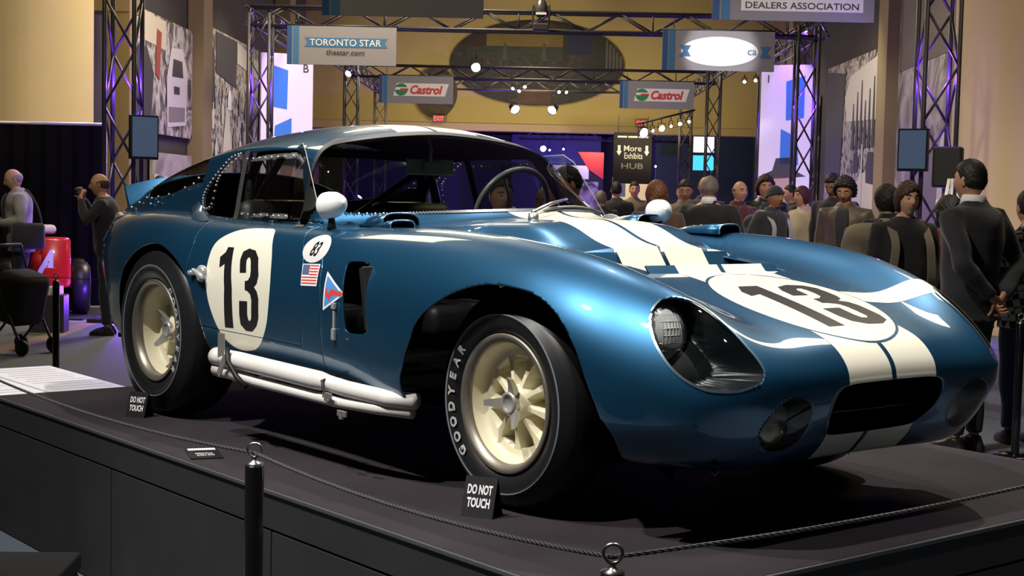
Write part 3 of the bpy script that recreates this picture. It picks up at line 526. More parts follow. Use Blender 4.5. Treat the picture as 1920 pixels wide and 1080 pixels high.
# lit white posters behind the second towers: a hat, a face and blue figures
def lit_poster(u, v, rz, label, flip):
    t = hall_obj(empty('lit_poster'), u, v, .5, rz); tag(t, label, 'poster'); bmx = bmesh.new(); box(bmx, (0, 0, 1.75), (.95, .12, 3.5), bev=.01); bm_obj('light_box', bmx, mat('poster_white', (.82,.80,.78), .5), t)
    f = -1 if flip else 1
    def pr(n_, P, m): 
        P = [(f*a*.72, b_) for a, b_ in P]; return printed(n_, P if f > 0 else P[::-1], m, t, -.065)
    bl = mat('poster_blue', (.05,.22,.62), .5); pr('blue_block', [(-.45, 2.55), (.0, 2.5), (.02, 3.2), (-.45, 3.3)], bl); pr('blue_block', [(-.35, 1.7), (.12, 1.72), (.12, 2.35), (-.3, 2.2)], bl); pr('hat_brim', [(-.55, 1.50), (.65, 1.42), (.60, 1.50), (.30, 1.60), (.22, 1.82), (-.12, 1.84), (-.22, 1.62)], mat('poster_hat', (.06,.055,.06), .5))
    pr('face', [(-.12, 1.12), (.18, 1.10), (.24, 1.48), (-.16, 1.50)], mat('poster_skin', (.55,.36,.28), .5)); pr('coat', [(-.42, .25), (.35, .2), (.48, .85), (.2, 1.12), (-.2, 1.12), (-.45, .8)], mat('poster_mauve', (.42,.30,.30), .5)); pr('belt', [(-.42, .5), (.38, .44), (.40, .52), (-.42, .58)], ink)
    letters('I' if flip else 'B', .14, ink, t, -.34 if flip else .34, 3.25, -.07)
    return t
lit_poster(-4.50, 26.6, R(22), 'lit white poster of a woman in a hat, behind the left truss tower', False); lit_poster(4.55, 26.6, R(-22), 'lit white poster of a woman in a hat, behind the right truss tower', True)
lamp('poster_light', 'SPOT', HP(-3.2, 23.2, .5), 150, (.95, .97, 1), HP(-4.5, 26.6, 2.2), .08, 60, .6); lamp('poster_light', 'SPOT', HP(3.3, 23.2, .5), 150, (.95, .97, 1), HP(4.75, 26.6, 2.2), .08, 60, .6)
# ------------------------------------------------------------------ lamps on the trusses
bulb = mat('bulb_white', (1,1,1), .3, emit=(1, .97, 1), estr=60.); bulb2 = mat('bulb_soft', (1,1,1), .3, emit=(1, .95, 1), estr=14.)
def par_lamp(u, v, h, rz, tilt, label, r=.10, L=.22, group='spot lamps on the trusses', hot=True, rod=None):
    t = hall_obj(empty('spot_lamp'), u, v, h, rz); tag(t, label, 'lamp', group)
    bmx = bmesh.new(); lathe(bmx, [(.0,L*.62),(r*.5,L*.6),(r*.75,L*.4),(r*.95,0),(r,-L*.38),(r*.94,-L*.38),(r*.9,-.0)], 'y', 28); hd = bm_obj('lamp_head', bmx, mat('lamp_black', (.012,.012,.013), .4, .4), t, smooth=True); hd.rotation_euler = (R(tilt), 0, 0)
    bmx = bmesh.new(); lathe(bmx, [(0,-L*.24),(r*.92,-L*.22)], 'y', 28); l_ = bm_obj('lens', bmx, bulb if hot else bulb2, hd)
    bmx = bmesh.new(); tube(bmx, [(-r*1.15, 0, 0), (-r*1.15, 0, L*.75), (r*1.15, 0, L*.75), (r*1.15, 0, 0)], .012, 6); tube(bmx, [(0, 0, L*.75), (0, 0, L*1.35)], .014, 6); bm_obj('yoke', bmx, MATS['lamp_black'], t)
    if rod: brace((0, 0, L*1.3), (0, 0, rod-h), .012, t, 'hanger')
    return t
par_lamp(-1.55, 38, 4.80, 0, 14, 'single glaring spot lamp aimed at the viewer, by the oval mural', (.12), .3)
par_lamp(-.68, 47.6, 4.32, R(25), 30, 'bright spot lamp under the far beam, left of the pair', .16, .34); par_lamp(.58, 47.6, 4.32, R(-25), 30, 'bright spot lamp under the far beam, right of the pair', .16, .34)
for i, (px, h) in enumerate(((-.92, 5.20), (-.72, 5.12), (-.55, 5.26), (.55, 5.12), (.78, 5.12))): par_lamp(px+.2, 47.5, h-.25, R(-20+10*i), 20, ('lowest', 'middle', 'highest')[i]+' of three small lamps under the far beam, before the oval mural' if i < 3 else ('left', 'right')[i-3]+' of two small lamps under the far beam, right of the three', .055, .16, 'small lamps on the far beam', False)
ORD = ('first', 'second', 'third', 'fourth', 'fifth', 'sixth', 'seventh', 'eighth')
for i in range(6): par_lamp(3.3+.28*i, 44.8, 3.50+.075*i, R(30-8*i), 12, ORD[i]+' lamp from the left in the bright row by the right monitors', (.16, .055, .10, .05, .06, .05)[i], .2, 'lamps in the row by the monitors', i in (0, 2))
for i in range(4): par_lamp(4.15+.22*i, 29.3, 3.90+.03*(i % 2), R(-10), 15, ORD[i]+' small lamp from the left in the row under the bright banner', .035, .10, 'small lamps under the bright banner', i == 3)
t = hall_obj(empty('lamp_bar'), 3.1, 44.8, 3.75); tag(t, 'black bar holding the bright row of lamps by the right monitors', 'bar'); brace((0, 0, 0), (1.75, 0, .47), .03, t, 'pipe'); brace((1.75, 0, .47), (1.75, 2.2, .47), .03, t, 'pipe')
beam(-.6, 6.2, 58, 3.72, .3, 'dark truss beam beyond the end wall carrying tiny lamps')
for i, (u, v, h) in enumerate(((.75, 58, 3.35), (1.0, 58, 3.30), (1.55, 58, 3.35), (3.9, 58, 2.9), (4.3, 58, 2.6), (3.8, 58, 2.5), (4.7, 58, 2.8), (5.2, 58, 2.75))): par_lamp(u-.4, v, h, R(8), 8, ORD[(0, 1, 2, 4, 5, 3, 6, 7)[i]]+' tiny lamp from the left in the dark space beyond the end wall', .12 if u in (.75, 4.7) else .045, .16, 'lamps beyond the end wall', u in (.75, 4.7), 3.76)
par_lamp(-3.95, 24.2, 4.15, R(-30), 20, 'small lit lamp at the left end of the near beam', .05, .14, 'lamps at the left beam corner', True); par_lamp(-3.8, 30, 3.95, R(-20), 25, 'white lamp head below the left newspaper banner', .07, .18, 'lamps at the left beam corner', True)
# moving head on the near beam
t = hall_obj(empty('moving_head_lamp'), .06, 23.8, 4.20); tag(t, 'black moving head stage lamp standing on the near beam', 'lamp'); bmx = bmesh.new(); box(bmx, (0, 0, .06), (.26, .24, .12), bev=.02); bm_obj('base', bmx, steelb, t)
bmx = bmesh.new(); box(bmx, (-.13, 0, .26), (.03, .12, .32), bev=.01); box(bmx, (.13, 0, .26), (.03, .12, .32), bev=.01); bm_obj('yoke', bmx, steelb, t); bmx = bmesh.new(); lathe(bmx, [(0,.22),(.06,.22),(.10,.30),(.11,.38),(.07,.48),(.04,.52),(.0,.52)], 'z', 20); bm_obj('lamp_head', bmx, mat('head_grey', (.10,.10,.10), .3, .5), t, smooth=True); bmx = bmesh.new(); box(bmx, (0, -.11, .27), (.17, .02, .035)); bm_obj('white_band', bmx, mat('band_white', (.75,.75,.75), .4), t)
# ------------------------------------------------------------------ screens, loudspeaker, easel
def screen(name, u, v, h, w, hh, rz, label, m, group=None):
    t = hall_obj(empty(name), u, v, h, rz); tag(t, label, 'screen', group); bmx = bmesh.new(); box(bmx, (0, .03, hh/2), (w, .06, hh), bev=.006); bm_obj('casing', bmx, mat('casing_black', (.01,.01,.011), .3), t); printed('display', [(-w/2+.02, .03), (w/2-.02, .03), (w/2-.02, hh-.02), (-w/2+.02, hh-.02)], m, t, -.006)
    bmx = bmesh.new(); box(bmx, (0, .13, hh/2), (.12, .16, .12)); bm_obj('bracket', bmx, steelb, t); return t
dim = mat('screen_dim', (.035,.05,.075), .12, coat=1., emit=(.10,.15,.26), estr=.35)
screen('wall_screen', -4.43, 16.7, 1.88, .34, .50, R(38), 'upright dark screen on the left truss tower, beside the race mural', dim); screen('wall_screen', 4.17, 16.2, 1.93, .34, .47, R(-34), 'upright dark screen on the right truss tower, by the steering wheel mural', dim)
screen('monitor', 5.12, 44.4, 2.90, .66, .52, R(-6), 'upper bright white monitor on the far right tower', mat('screen_white', (.1,.1,.1), .3, emit=(.85,.90,1.0), estr=1.6)); screen('monitor', 5.12, 44.4, 2.36, .66, .50, R(-6), 'lower bright cyan monitor on the far right tower', mat('screen_cyan', (.1,.1,.1), .3, emit=(.05,.55,.85), estr=1.3))
t = hall_obj(empty('loudspeaker'), 4.37, 15.5, 0, R(-20)); tag(t, 'black loudspeaker on a stand in front of the right round column', 'loudspeaker'); bmx = bmesh.new(); box(bmx, (0, 0, 1.965), (.30, .28, .43), bev=.02); bm_obj('cabinet', bmx, mat('speaker_black', (.012,.012,.012), .6), t); bmx = bmesh.new(); box(bmx, (0, -.142, 1.965), (.26, .01, .39), bev=.004); bm_obj('grille', bmx, mat('grille_black', (.02,.02,.02), .4, .6), t)
bmx = bmesh.new(); tube(bmx, [(0, 0, .5), (0, 0, 1.76)], .018, 8); bm_obj('pole', bmx, steelb, t)
for a in (30, 150, 270): brace((0, 0, .75), (.5*math.cos(R(a)), .5*math.sin(R(a)), 0.0), .012, t, 'leg')
t = hall_obj(empty('easel'), 3.60, 12.6, 0, R(-8)); tag(t, 'white easel holding a bright board beside the security man', 'easel'); wt = mat('easel_white', (.80,.80,.80), .5)
for (a, b_) in (((-.03, 0, 1.80), (-.30, -.10, 0)), ((.03, 0, 1.80), (.30, -.10, 0)), ((0, .02, 1.80), (0, .45, 0))):
    bmx = bmesh.new(); tube(bmx, [a, b_], .014, 8); bm_obj('leg', bmx, wt, t)
bo = hall_obj(bm_obj('display_board', (lambda q: (box(q, (0, 0, .32), (.36, .012, .64), Matrix.Rotation(R(-6), 3, 'X'), .002), q)[1])(bmesh.new()), mat('board_white', (.85,.85,.86), .5)), 3.61, 12.45, .98, R(-8)); tag(bo, 'white display board standing on the white easel', 'board')
lamp('easel_light', 'SPOT', HP(3.2, 9.8, 3.6), 150, (1, 1, 1), HP(3.6, 12.5, 1.3), .05, 16, .5)
# exit signs on the soffit
for (u, lab) in ((-3.55, 'red exit sign glowing above the hall end, left one'), (3.95, 'red exit sign glowing above the hall end, right one')):
    t = hall_obj(empty('exit_sign'), u, 54.4, 4.13); tag(t, lab, 'sign', 'exit signs'); bmx = bmesh.new(); box(bmx, (0, 0, .13), (.46, .08, .26), bev=.01); bm_obj('sign_box', bmx, mat('sign_box', (.10,.09,.06), .5), t); letters('EXIT', .17, mat('exit_red', (.5,.02,.02), .4, emit=(1, .05, .04), estr=3.), t, 0, .13, -.045, bold=.012, width=.38)
# dark space beyond: booth, doorway, panels
t = hall_obj(empty('exhibit_booth'), 1.55, 60, 0); tag(t, 'red and white exhibit booth half hidden behind the windscreen', 'booth'); bmx = bmesh.new(); box(bmx, (0, .3, 1.4), (2.6, .6, 2.8)); bm_obj('back_wall', bmx, mat('booth_black', (.012,.012,.015), .6), t); printed('white_fascia', [(-1.3, 2.2), (.7, 2.2), (.7, 2.75), (-1.3, 2.75)], whitep, t, -.01); printed('red_flag', [(.25, 3.3), (1.3, 3.3), (1.3, 2.2), (.7, 2.6)], redp, t, -.02); printed('booth_photo', [(-1.2, 1.0), (1.1, 1.0), (1.1, 2.1), (-1.2, 2.1)], mural_mat('booth_print', [(.05,.05,.06), (.4,.38,.36), (.7,.68,.66)], (2, 1, 2), seed=81.), t, -.01)
printed('oval_badge', [(-.1+.22*math.cos(a), 2.92+.09*math.sin(a)) for a in np.linspace(0, 2*PI, 25)[:-1]], bluec, t, -.02)
structure(hbox('door_1', mat('doorway_glow', (.62,.50,.26), .6, emit=(.9, .74, .42), estr=.25), 3.35, 4.85, 62, 62.2, 0, 2.35)); structure(hbox('wall_far_partition', mat('teal_panel', (.02,.05,.045), .6), 4.9, 8.8, 59, 59.2, 0, 4.2)); structure(hbox('wall_far_screen', mat('navy_panel', (.05,.05,.19), .6), -1.0, 3.0, 66, 66.2, 0, 4.2))  # doorway glows by itself in place of a lit room behind
pb = hbox('pale_notice', mat('notice_blue', (.22,.28,.48), .6), 2.80, 3.14, 49.99, 50.02, 1.53, 1.985); tag(pb, 'small pale blue notice under the hanging direction sign', 'notice')
lamp('far_light', 'AREA', HP(2.5, 60, 4.0), 160, (1, .82, .5), HP(3.5, 61, 0), 1.5)
# black curtain stand on the left with its bright end pole
t = hall_obj(empty('curtain_screen'), -7.3, 18.85, 0); tag(t, 'black pipe and drape curtain behind the two men on the left', 'curtain'); P = []; Fq = []; n = 120
for i in range(n+1):
    x = -2.0+3.75*i/n; y = .045*math.sin(i*.95)+.02*math.sin(i*2.3)
    P += [(x, y, .02), (x, y*.6, 2.33)]
for i in range(n): Fq.append((2*i, 2*i+2, 2*i+3, 2*i+1))
mesh_obj('drape', P, Fq, blackc, t, smooth=True); bmx = bmesh.new(); tube(bmx, [(1.80, -.02, 0), (1.80, -.02, 2.36)], .028, 10); bm_obj('pole', bmx, mat('pole_bright', (.72,.70,.70), .35, .6), t); bmx = bmesh.new(); tube(bmx, [(-2.0, 0, 2.35), (1.80, 0, 2.35)], .02, 8); bm_obj('top_rail', bmx, MATS['pole_bright'], t)
lamp('pole_light', 'SPOT', HP(-3.6, 15.0, 2.9), 40, (.9, .88, 1), HP(-5.1, 18, 1.6), .05, 18, .5)
# ------------------------------------------------------------------ the platform
carpet = mat('platform_carpet', (.034,.028,.032), .95, spec=.15, noise=.5, nscale=2.2, bump=.5, bscale=320.); skirt = mat('skirt_charcoal', (.023,.0225,.0235), .7, spec=.3, noise=.25, nscale=5.)
t = empty('display_platform', (0, 0, 0)); tag(t, 'low black carpeted display platform carrying the race car', 'platform')
X0, X1, Y0, Y1 = -3.15, .99, -1.175, 1.50
bmx = bmesh.new(); box(bmx, ((X0+X1)/2, (Y0+Y1)/2, H-.006), (X1-X0, Y1-Y0, .012), bev=.003); bm_obj('carpet_top', bmx, carpet, t)
bmx = bmesh.new(); box(bmx, ((X0+X1)/2, (Y0+Y1)/2, H/2-.008), (X1-X0-.05, Y1-Y0-.05, H-.018)); bm_obj('riser_core', bmx, blackc, t)
edge = mat('edge_trim', (.055,.055,.055), .5)
for (c, s) in (((X0+X1)/2, Y0), 0), (((X0+X1)/2, Y1), 0), ((X1, (Y0+Y1)/2), 1), ((X0, (Y0+Y1)/2), 1):
    bmx = bmesh.new(); box(bmx, (c[0], c[1], H-.009), ((X1-X0+.012) if s == 0 else .014, .014 if s == 0 else (Y1-Y0+.012), .014), bev=.003); bm_obj('edge_strip', bmx, edge, t)
def skirt_panel(a, b_, z0, z1, nrm):
    bmx = bmesh.new(); c = ((a[0]+b_[0])/2+nrm[0]*.0, (a[1]+b_[1])/2+nrm[1]*.0, (z0+z1)/2); L = math.hypot(b_[0]-a[0], b_[1]-a[1]); box(bmx, c, (L if nrm[0] == 0 else .02, L if nrm[1] == 0 else .02, z1-z0), bev=.002); return bm_obj('skirt_panel', bmx, skirt, t)
zb = H-.135; g = .004
for (xa, xb) in ((X0, X1),): skirt_panel((xa, Y0+.012), (xb, Y0+.012), zb+g, H-.017, (0, -1)); skirt_panel((xa, Y1-.012), (xb, Y1-.012), zb+g, H-.017, (0, 1))
xs = [X0, -1.90+.0, -.65, .30, X1]
for xa, xb in zip(xs, xs[1:]): skirt_panel((xa+g, Y0+.014), (xb-g, Y0+.014), 0.005, zb-g, (0, -1)); skirt_panel((xa+g, Y1-.014), (xb-g, Y1-.014), 0.005, zb-g, (0, 1))
ys = [Y0, -.25, .65, Y1]
skirt_panel((X1-.012, Y0), (X1-.012, Y1), zb+g, H-.017, (1, 0))
for ya, yb in zip(ys, ys[1:]): skirt_panel((X1-.014, ya+g), (X1-.014, yb-g), 0.005, zb-g, (1, 0))
# white text boards lying on a low stand behind the platform
def text_board(name, x0, x1, y0, y1, label):
    t = empty(name, ((x0+x1)/2, (y0+y1)/2, H-.02)); tag(t, label, 'board', 'white text boards'); bmx = bmesh.new(); box(bmx, (0, 0, .008), (x1-x0, y1-y0, .016), bev=.003); bm_obj('board_sheet', bmx, mat('board_matt', (.78,.77,.80), .45), t)
    gm = mat('faint_print', (.62,.61,.64), .5)
    for k in range(11):
        x = -(x1-x0)*.42+k*(x1-x0)*.08; L = (y1-y0)*(.40-.08*(k % 3 == 2)); mesh_obj('printed_line', [(x, -L, .0168), (x+.022, -L, .0168), (x+.022, L, .0168), (x, L, .0168)], [(0, 1, 2, 3)], gm, t)
    return t
text_board('text_board', -4.14, -3.155, -.915, -.535, 'white text board lying flat behind the platform, by the rear tyre'); text_board('text_board', -4.14, -3.155, -1.75, -.930, 'white text board lying flat behind the platform, at the left picture edge')
bmx = bmesh.new(); box(bmx, (-3.65, -1.14, (H-.024)/2), (.95, 1.18, H-.024), bev=.005); bs = bm_obj('board_stand', bmx, blackc); tag(bs, 'black stand under the two white text boards', 'stand')
# rope posts
postm = mat('post_black', (.008,.008,.009), .16, coat=.6)
def rope_post(x, y, label):
    t = empty('rope_post', (x, y, 0)); tag(t, label, 'post', 'black rope posts around the platform'); bmx = bmesh.new(); lathe(bmx, [(.14,0),(.14,.012),(.13,.02),(.03,.03)], 'z', 32); bm_obj('base', bmx, postm, t, smooth=True); bmx = bmesh.new(); lathe(bmx, [(.0255,.02),(.0255,.845),(.024,.851),(.0,.851)], 'z', 28); bm_obj('tube', bmx, postm, t, smooth=True)
    bmx = bmesh.new(); lathe(bmx, [(.024,.849),(.0245,.856),(.010,.861),(.006,.867),(.006,.875)], 'z', 20); tube(bmx, [(.019*math.cos(a), 0, .891+.019*math.sin(a)) for a in np.linspace(0, 2*PI, 25)[:-1]], .004, 8, closed=True); e_ = bm_obj('eye_bolt', bmx, mat('bolt_steel', (.50,.48,.45), .3, 1.), t, smooth=True); e_.rotation_euler = (0, 0, R(50)); return t
PA, PB, PC, PD = (.018, -1.607), (1.397, -1.574), (1.39, .55), (-2.15, -1.63)
rope_post(*PA, 'black rope post with an eye bolt left of centre foreground'); rope_post(*PB, 'black rope post at the front corner of the platform, its top only showing'); rope_post(*PC, 'black rope post out past the right picture edge'); rope_post(*PD, 'black rope post out past the left picture edge')
def rope(a, b_, sag, label, m, za=.884, zb_=.884, r=.0042):
    P = []; n = 90
    for i in range(n+1):
        s = i/n; P.append((a[0]*(1-s)+b_[0]*s, a[1]*(1-s)+b_[1]*s, za*(1-s)+zb_*s-sag*4*s*(1-s)))
    t = empty('rope', a+(0,) if len(a) == 2 else a); t.location = (0, 0, 0); tag(t, label, 'rope', 'twisted black ropes around the platform')
    for ph in (0, 2.09, 4.19):
        Q = []
        for i in range(n*6+1):
            s = i/(n*6); j = min(int(s*n), n-1); f = s*n-j; c = Vector(P[j])*(1-f)+Vector(P[j+1])*f; an = s*n*2.2+ph; d = (Vector(b_+(0,))-Vector(a+(0,))).normalized(); w = Vector((-d.y, d.x, 0)); Q.append(c+w*(r*.6*math.cos(an))+Vector((0, 0, r*.6*math.sin(an))))
        bmx = bmesh.new(); tube(bmx, Q, r*.62, 5); bm_obj('strand', bmx, m, t, smooth=True)
    return t
rm = mat('rope_black', (.03,.03,.029), .6); rope(PA, PB, .030, 'rope between the two near posts along the platform side', rm); rope(PB, PC, .025, 'rope across the front of the platform to the right', rm); rope(PD, PA, .035, 'rope running back along the platform side to the left', rm)
for (u, v, lab) in ((-3.58, 11.0, 'black rope post on the left behind the white text boards'), (3.08, 9.15, 'black rope post on the right behind the security man')):
    p = HP(u, v); rope_post(p.x, p.y, lab)
pL = HP(-3.58, 11.0); q = HP(-1.2, 11.8); q2 = HP(-8.0, 11.2); rope((pL.x, pL.y), (q.x, q.y), .05, 'thin rope from the left rear post behind the car tail', rm, r=.003); rope((q2.x, q2.y), (pL.x, pL.y), .05, 'thin rope from the left rear post to the picture edge', rm, r=.003)
# DO NOT TOUCH cards
cardm = mat('card_black', (.010,.009,.011), .5); cardw = mat('card_white', (.86,.86,.86), .5)
def card(x, y, rz, label, tilt=72, w=.105, hh=.125, lie=False):
    t = empty('warning_card', (x, y, H)); t.rotation_euler = (0, 0, rz); tag(t, label, 'sign', 'do not touch cards'); A = R(tilt)
    def fc(px, pz, off=0.): return (px, pz*math.cos(A)+0-off*math.sin(A), pz*math.sin(A)+off*math.cos(A)*1.)
    f = lambda P, off: [fc(a, b_, off) for a, b_ in P]
    bmx = bmesh.new(); 
    if not lie:
        V8 = f([(-w/2, 0), (w/2, 0), (w/2, hh), (-w/2, hh)], 0.)+f([(-w/2, 0), (w/2, 0), (w/2, hh), (-w/2, hh)], -.003)
        mesh_obj('card_front', V8, [(0, 1, 2, 3), (7, 6, 5, 4), (0, 4, 5, 1), (1, 5, 6, 2), (2, 6, 7, 3), (3, 7, 4, 0)], cardm, t)
        yb = hh*math.cos(A); mesh_obj('card_back', [(-w/2, yb, hh*math.sin(A)), (w/2, yb, hh*math.sin(A)), (w/2, yb+hh*math.cos(A), 0), (-w/2, yb+hh*math.cos(A), 0), (-w/2, yb+.003, hh*math.sin(A)-.002), (w/2, yb+.003, hh*math.sin(A)-.002), (w/2, yb+hh*math.cos(A)+.003, 0), (-w/2, yb+hh*math.cos(A)+.003, 0)], [(0, 1, 2, 3), (7, 6, 5, 4), (0, 3, 7, 4), (1, 5, 6, 2), (3, 2, 6, 7), (0, 4, 5, 1)], cardm, t)
    for txt, z, ww in (('DO NOT', hh*.68, w*.78), ('TOUCH', hh*.36, w*.72)):
        V, F = text_mesh(txt, 1., .035); k = .24*hh/(V[:, 1].max()-V[:, 1].min()); kx = ww/(V[:, 0].max()-V[:, 0].min()); mesh_obj('lettering', [fc(a*kx, z+b_*k, .0012) for a, b_, _ in V], F, cardw, t)
    return t
ang = R(28)
card(.045, -.868, ang, 'black card reading DO NOT TOUCH leaning at the front wheel'); card(-2.25, -.915, ang, 'black card reading DO NOT TOUCH leaning at the rear wheel', w=.095, hh=.11)
t = empty('warning_card', (-1.33, -1.065, H)); t.rotation_euler = (0, 0, R(-20)); tag(t, 'black warning card fallen flat near the platform edge', 'sign', 'do not touch cards'); bmx = bmesh.new(); box(bmx, (0, 0, .003), (.205, .115, .004)); bm_obj('card_sheet', bmx, cardm, t); mesh_obj('white_strip', [(-.095, -.05, .0056), (-.055, -.05, .0056), (-.055, .05, .0056), (-.095, .05, .0056)], [(0, 1, 2, 3)], cardw, t)
for txt, x in (('DO NOT', .045), ('TOUCH', .01)):
    V, F = text_mesh(txt, 1., .03); k = .022/(V[:, 1].max()-V[:, 1].min()); mesh_obj('lettering', [(x-b_*k*-1, a*.064/(V[:, 0].max()-V[:, 0].min())*-1, .0056) for a, b_, _ in V], F, cardw, t)
# dark equipment case in the lower left corner
t = hall_obj(empty('equipment_case'), -1.27, 3.2, -.035, R(4)); tag(t, 'black equipment case in the bottom left corner', 'case'); bmx = bmesh.new(); box(bmx, (0, 0, .36), (.46, .4, .72), bev=.01); bm_obj('case_body', bmx, blackc, t); bmx = bmesh.new(); box(bmx, (0, 0, .742), (.47, .41, .04), bev=.006); bm_obj('case_lid', bmx, mat('case_lid', (.006,.006,.006), .9, spec=.1), t)
# ------------------------------------------------------------------ red single seater on the left, seen nose on
t = hall_obj(empty('formula_car'), -6.04, 18.05, 0, R(20)); tag(t, 'red single seat racing car numbered 4, behind the man in the grey jacket', 'race car'); redc = mat('racing_red', (.62,.02,.015), .25, coat=1.)
bmx = bmesh.new(); prof = [(-1.0,.15,.16,.60),(-.4,.16,.18,.60),(.0,.18,.20,.60),(.3,.18,.20,.58),(.5,.14,.14,.56)]
rings = []
for (y, rx, rz_, zc) in prof: rings.append([bmx.verts.new((rx*np.sign(math.cos(a))*abs(math.cos(a))**.7, y, zc+rz_*np.sign(math.sin(a))*abs(math.sin(a))**.7)) for a in np.linspace(0, 2*PI, 25)[:-1]])
for a_, b_ in zip(rings, rings[1:]):
    for k in range(24): bmx.faces.new((a_[k], a_[(k+1) % 24], b_[(k+1) % 24], b_[k]))
bmx.faces.new(rings[0]); bmx.faces.new(rings[-1][::-1]); bmesh.ops.recalc_face_normals(bmx, faces=bmx.faces); ob = bm_obj('car_body', bmx, redc, t, smooth=True)
bmx = bmesh.new(); box(bmx, (.12, -.98, .66), (.34, .12, .60), Matrix.Rotation(R(-12), 3, 'X'), .05); bm_obj('nose_cone', bmx, redc, t, smooth=True); bmx = bmesh.new(); box(bmx, (-.02, -.72, 1.04), (.30, .40, .10), bev=.04); bm_obj('screen_hump', bmx, mat('hump_cream', (.70,.64,.48), .35), t, smooth=True); letters('4', .42, whitep, t, .02, .60, -1.055, bold=.03, width=.20, name='race_number')
for sx in (-.42, .42):
    for y in (-.55, .25):
        bmx = bmesh.new(); lathe(bmx, [(.14,-.10),(.26,-.11),(.31,-.08),(.32,0),(.31,.08),(.26,.11),(.14,.10)], 'x', 32, center=(sx, y, .33)); wo = bm_obj('wheel', bmx, MATS['tyre_rubber'], t, smooth=True); bmx = bmesh.new(); lathe(bmx, [(.15,-.09),(.12,-.03),(.0,-.03)], 'x', 24, center=(sx, y, .33)); lathe(bmx, [(.15,.09),(.12,.03),(.0,.03)], 'x', 24, center=(sx, y, .33)); bm_obj('wheel_disc', bmx, mat('disc_silver', (.5,.5,.5), .3, .9), wo, smooth=True)
        bmx = bmesh.new(); tube(bmx, [(sx, y, .36), (0, y, .55)], .014, 6); tube(bmx, [(sx, y, .30), (0, y, .45)], .014, 6); bm_obj('wishbone', bmx, chromeb if False else MATS['disc_silver'], t)
lamp('red_car_light', 'SPOT', HP(-4.4, 14.5, 4.5), 140, (1, .95, .92), HP(-5.5, 17, .6), .06, 22, .5)
pl = hbox('red_car_platform', mat('plinth_dark', (.02,.022,.024), .5), -8.3, -5.2, 16.95, 18.5, 0, .02); tag(pl, 'thin dark floor plate under the red racing car', 'platform')
# pushchair and leaflet box at the left edge
t = hall_obj(empty('pushchair'), -4.75, 13.6, 0, R(-25)); tag(t, 'black folded pushchair at the left picture edge', 'pushchair'); bmx = bmesh.new(); box(bmx, (0, 0, .52), (.34, .40, .50), Matrix.Rotation(R(14), 3, 'Y'), .08); bm_obj('seat_fabric', bmx, mat('pram_cloth', (.015,.014,.016), .85), t, smooth=True)
bmx = bmesh.new(); tube(bmx, spline([(-.2, -.2, 1.0), (-.1, -.2, .7), (.05, -.2, .35), (.2, -.2, .08)], 5, False), .013, 8); tube(bmx, spline([(-.2, .2, 1.0), (-.1, .2, .7), (.05, .2, .35), (.2, .2, .08)], 5, False), .013, 8); tube(bmx, [(-.2, -.2, 1.0), (-.2, .2, 1.0)], .016, 8); tube(bmx, [(.05, -.2, .35), (-.2, -.2, .08)], .012, 8); tube(bmx, [(.05, .2, .35), (-.2, .2, .08)], .012, 8); bm_obj('frame', bmx, steelb, t, smooth=True)
for (x, y) in ((.2, -.2), (.2, .2), (-.2, -.2), (-.2, .2)):
    bmx = bmesh.new(); lathe(bmx, [(.0,-.02),(.06,-.022),(.075,-.012),(.075,.012),(.06,.022),(.0,.02)], 'y', 20, center=(x, y, .075)); bm_obj('wheel', bmx, MATS['tyre_rubber'], t, smooth=True)
t = hall_obj(empty('leaflet_stand'), -5.15, 15.6, 0, R(5)); tag(t, 'dark stand with white leaflets left of the rear rope post', 'stand'); bmx = bmesh.new(); box(bmx, (0, 0, .20), (.36, .26, .40), bev=.01); bm_obj('box', bmx, mat('stand_dark', (.04,.04,.045), .5), t)
for k in range(3):
    bmx = bmesh.new(); box(bmx, (-.09+.09*k, 0, .44), (.075, .20, .07+.015*k), bev=.003); tag(hall_obj(bm_obj('leaflet_stack', bmx, cardw), -5.15, 15.6, 0, R(5)), ('left', 'middle', 'right')[k]+' stack of white leaflets on the dark stand', 'leaflets', 'leaflet stacks')
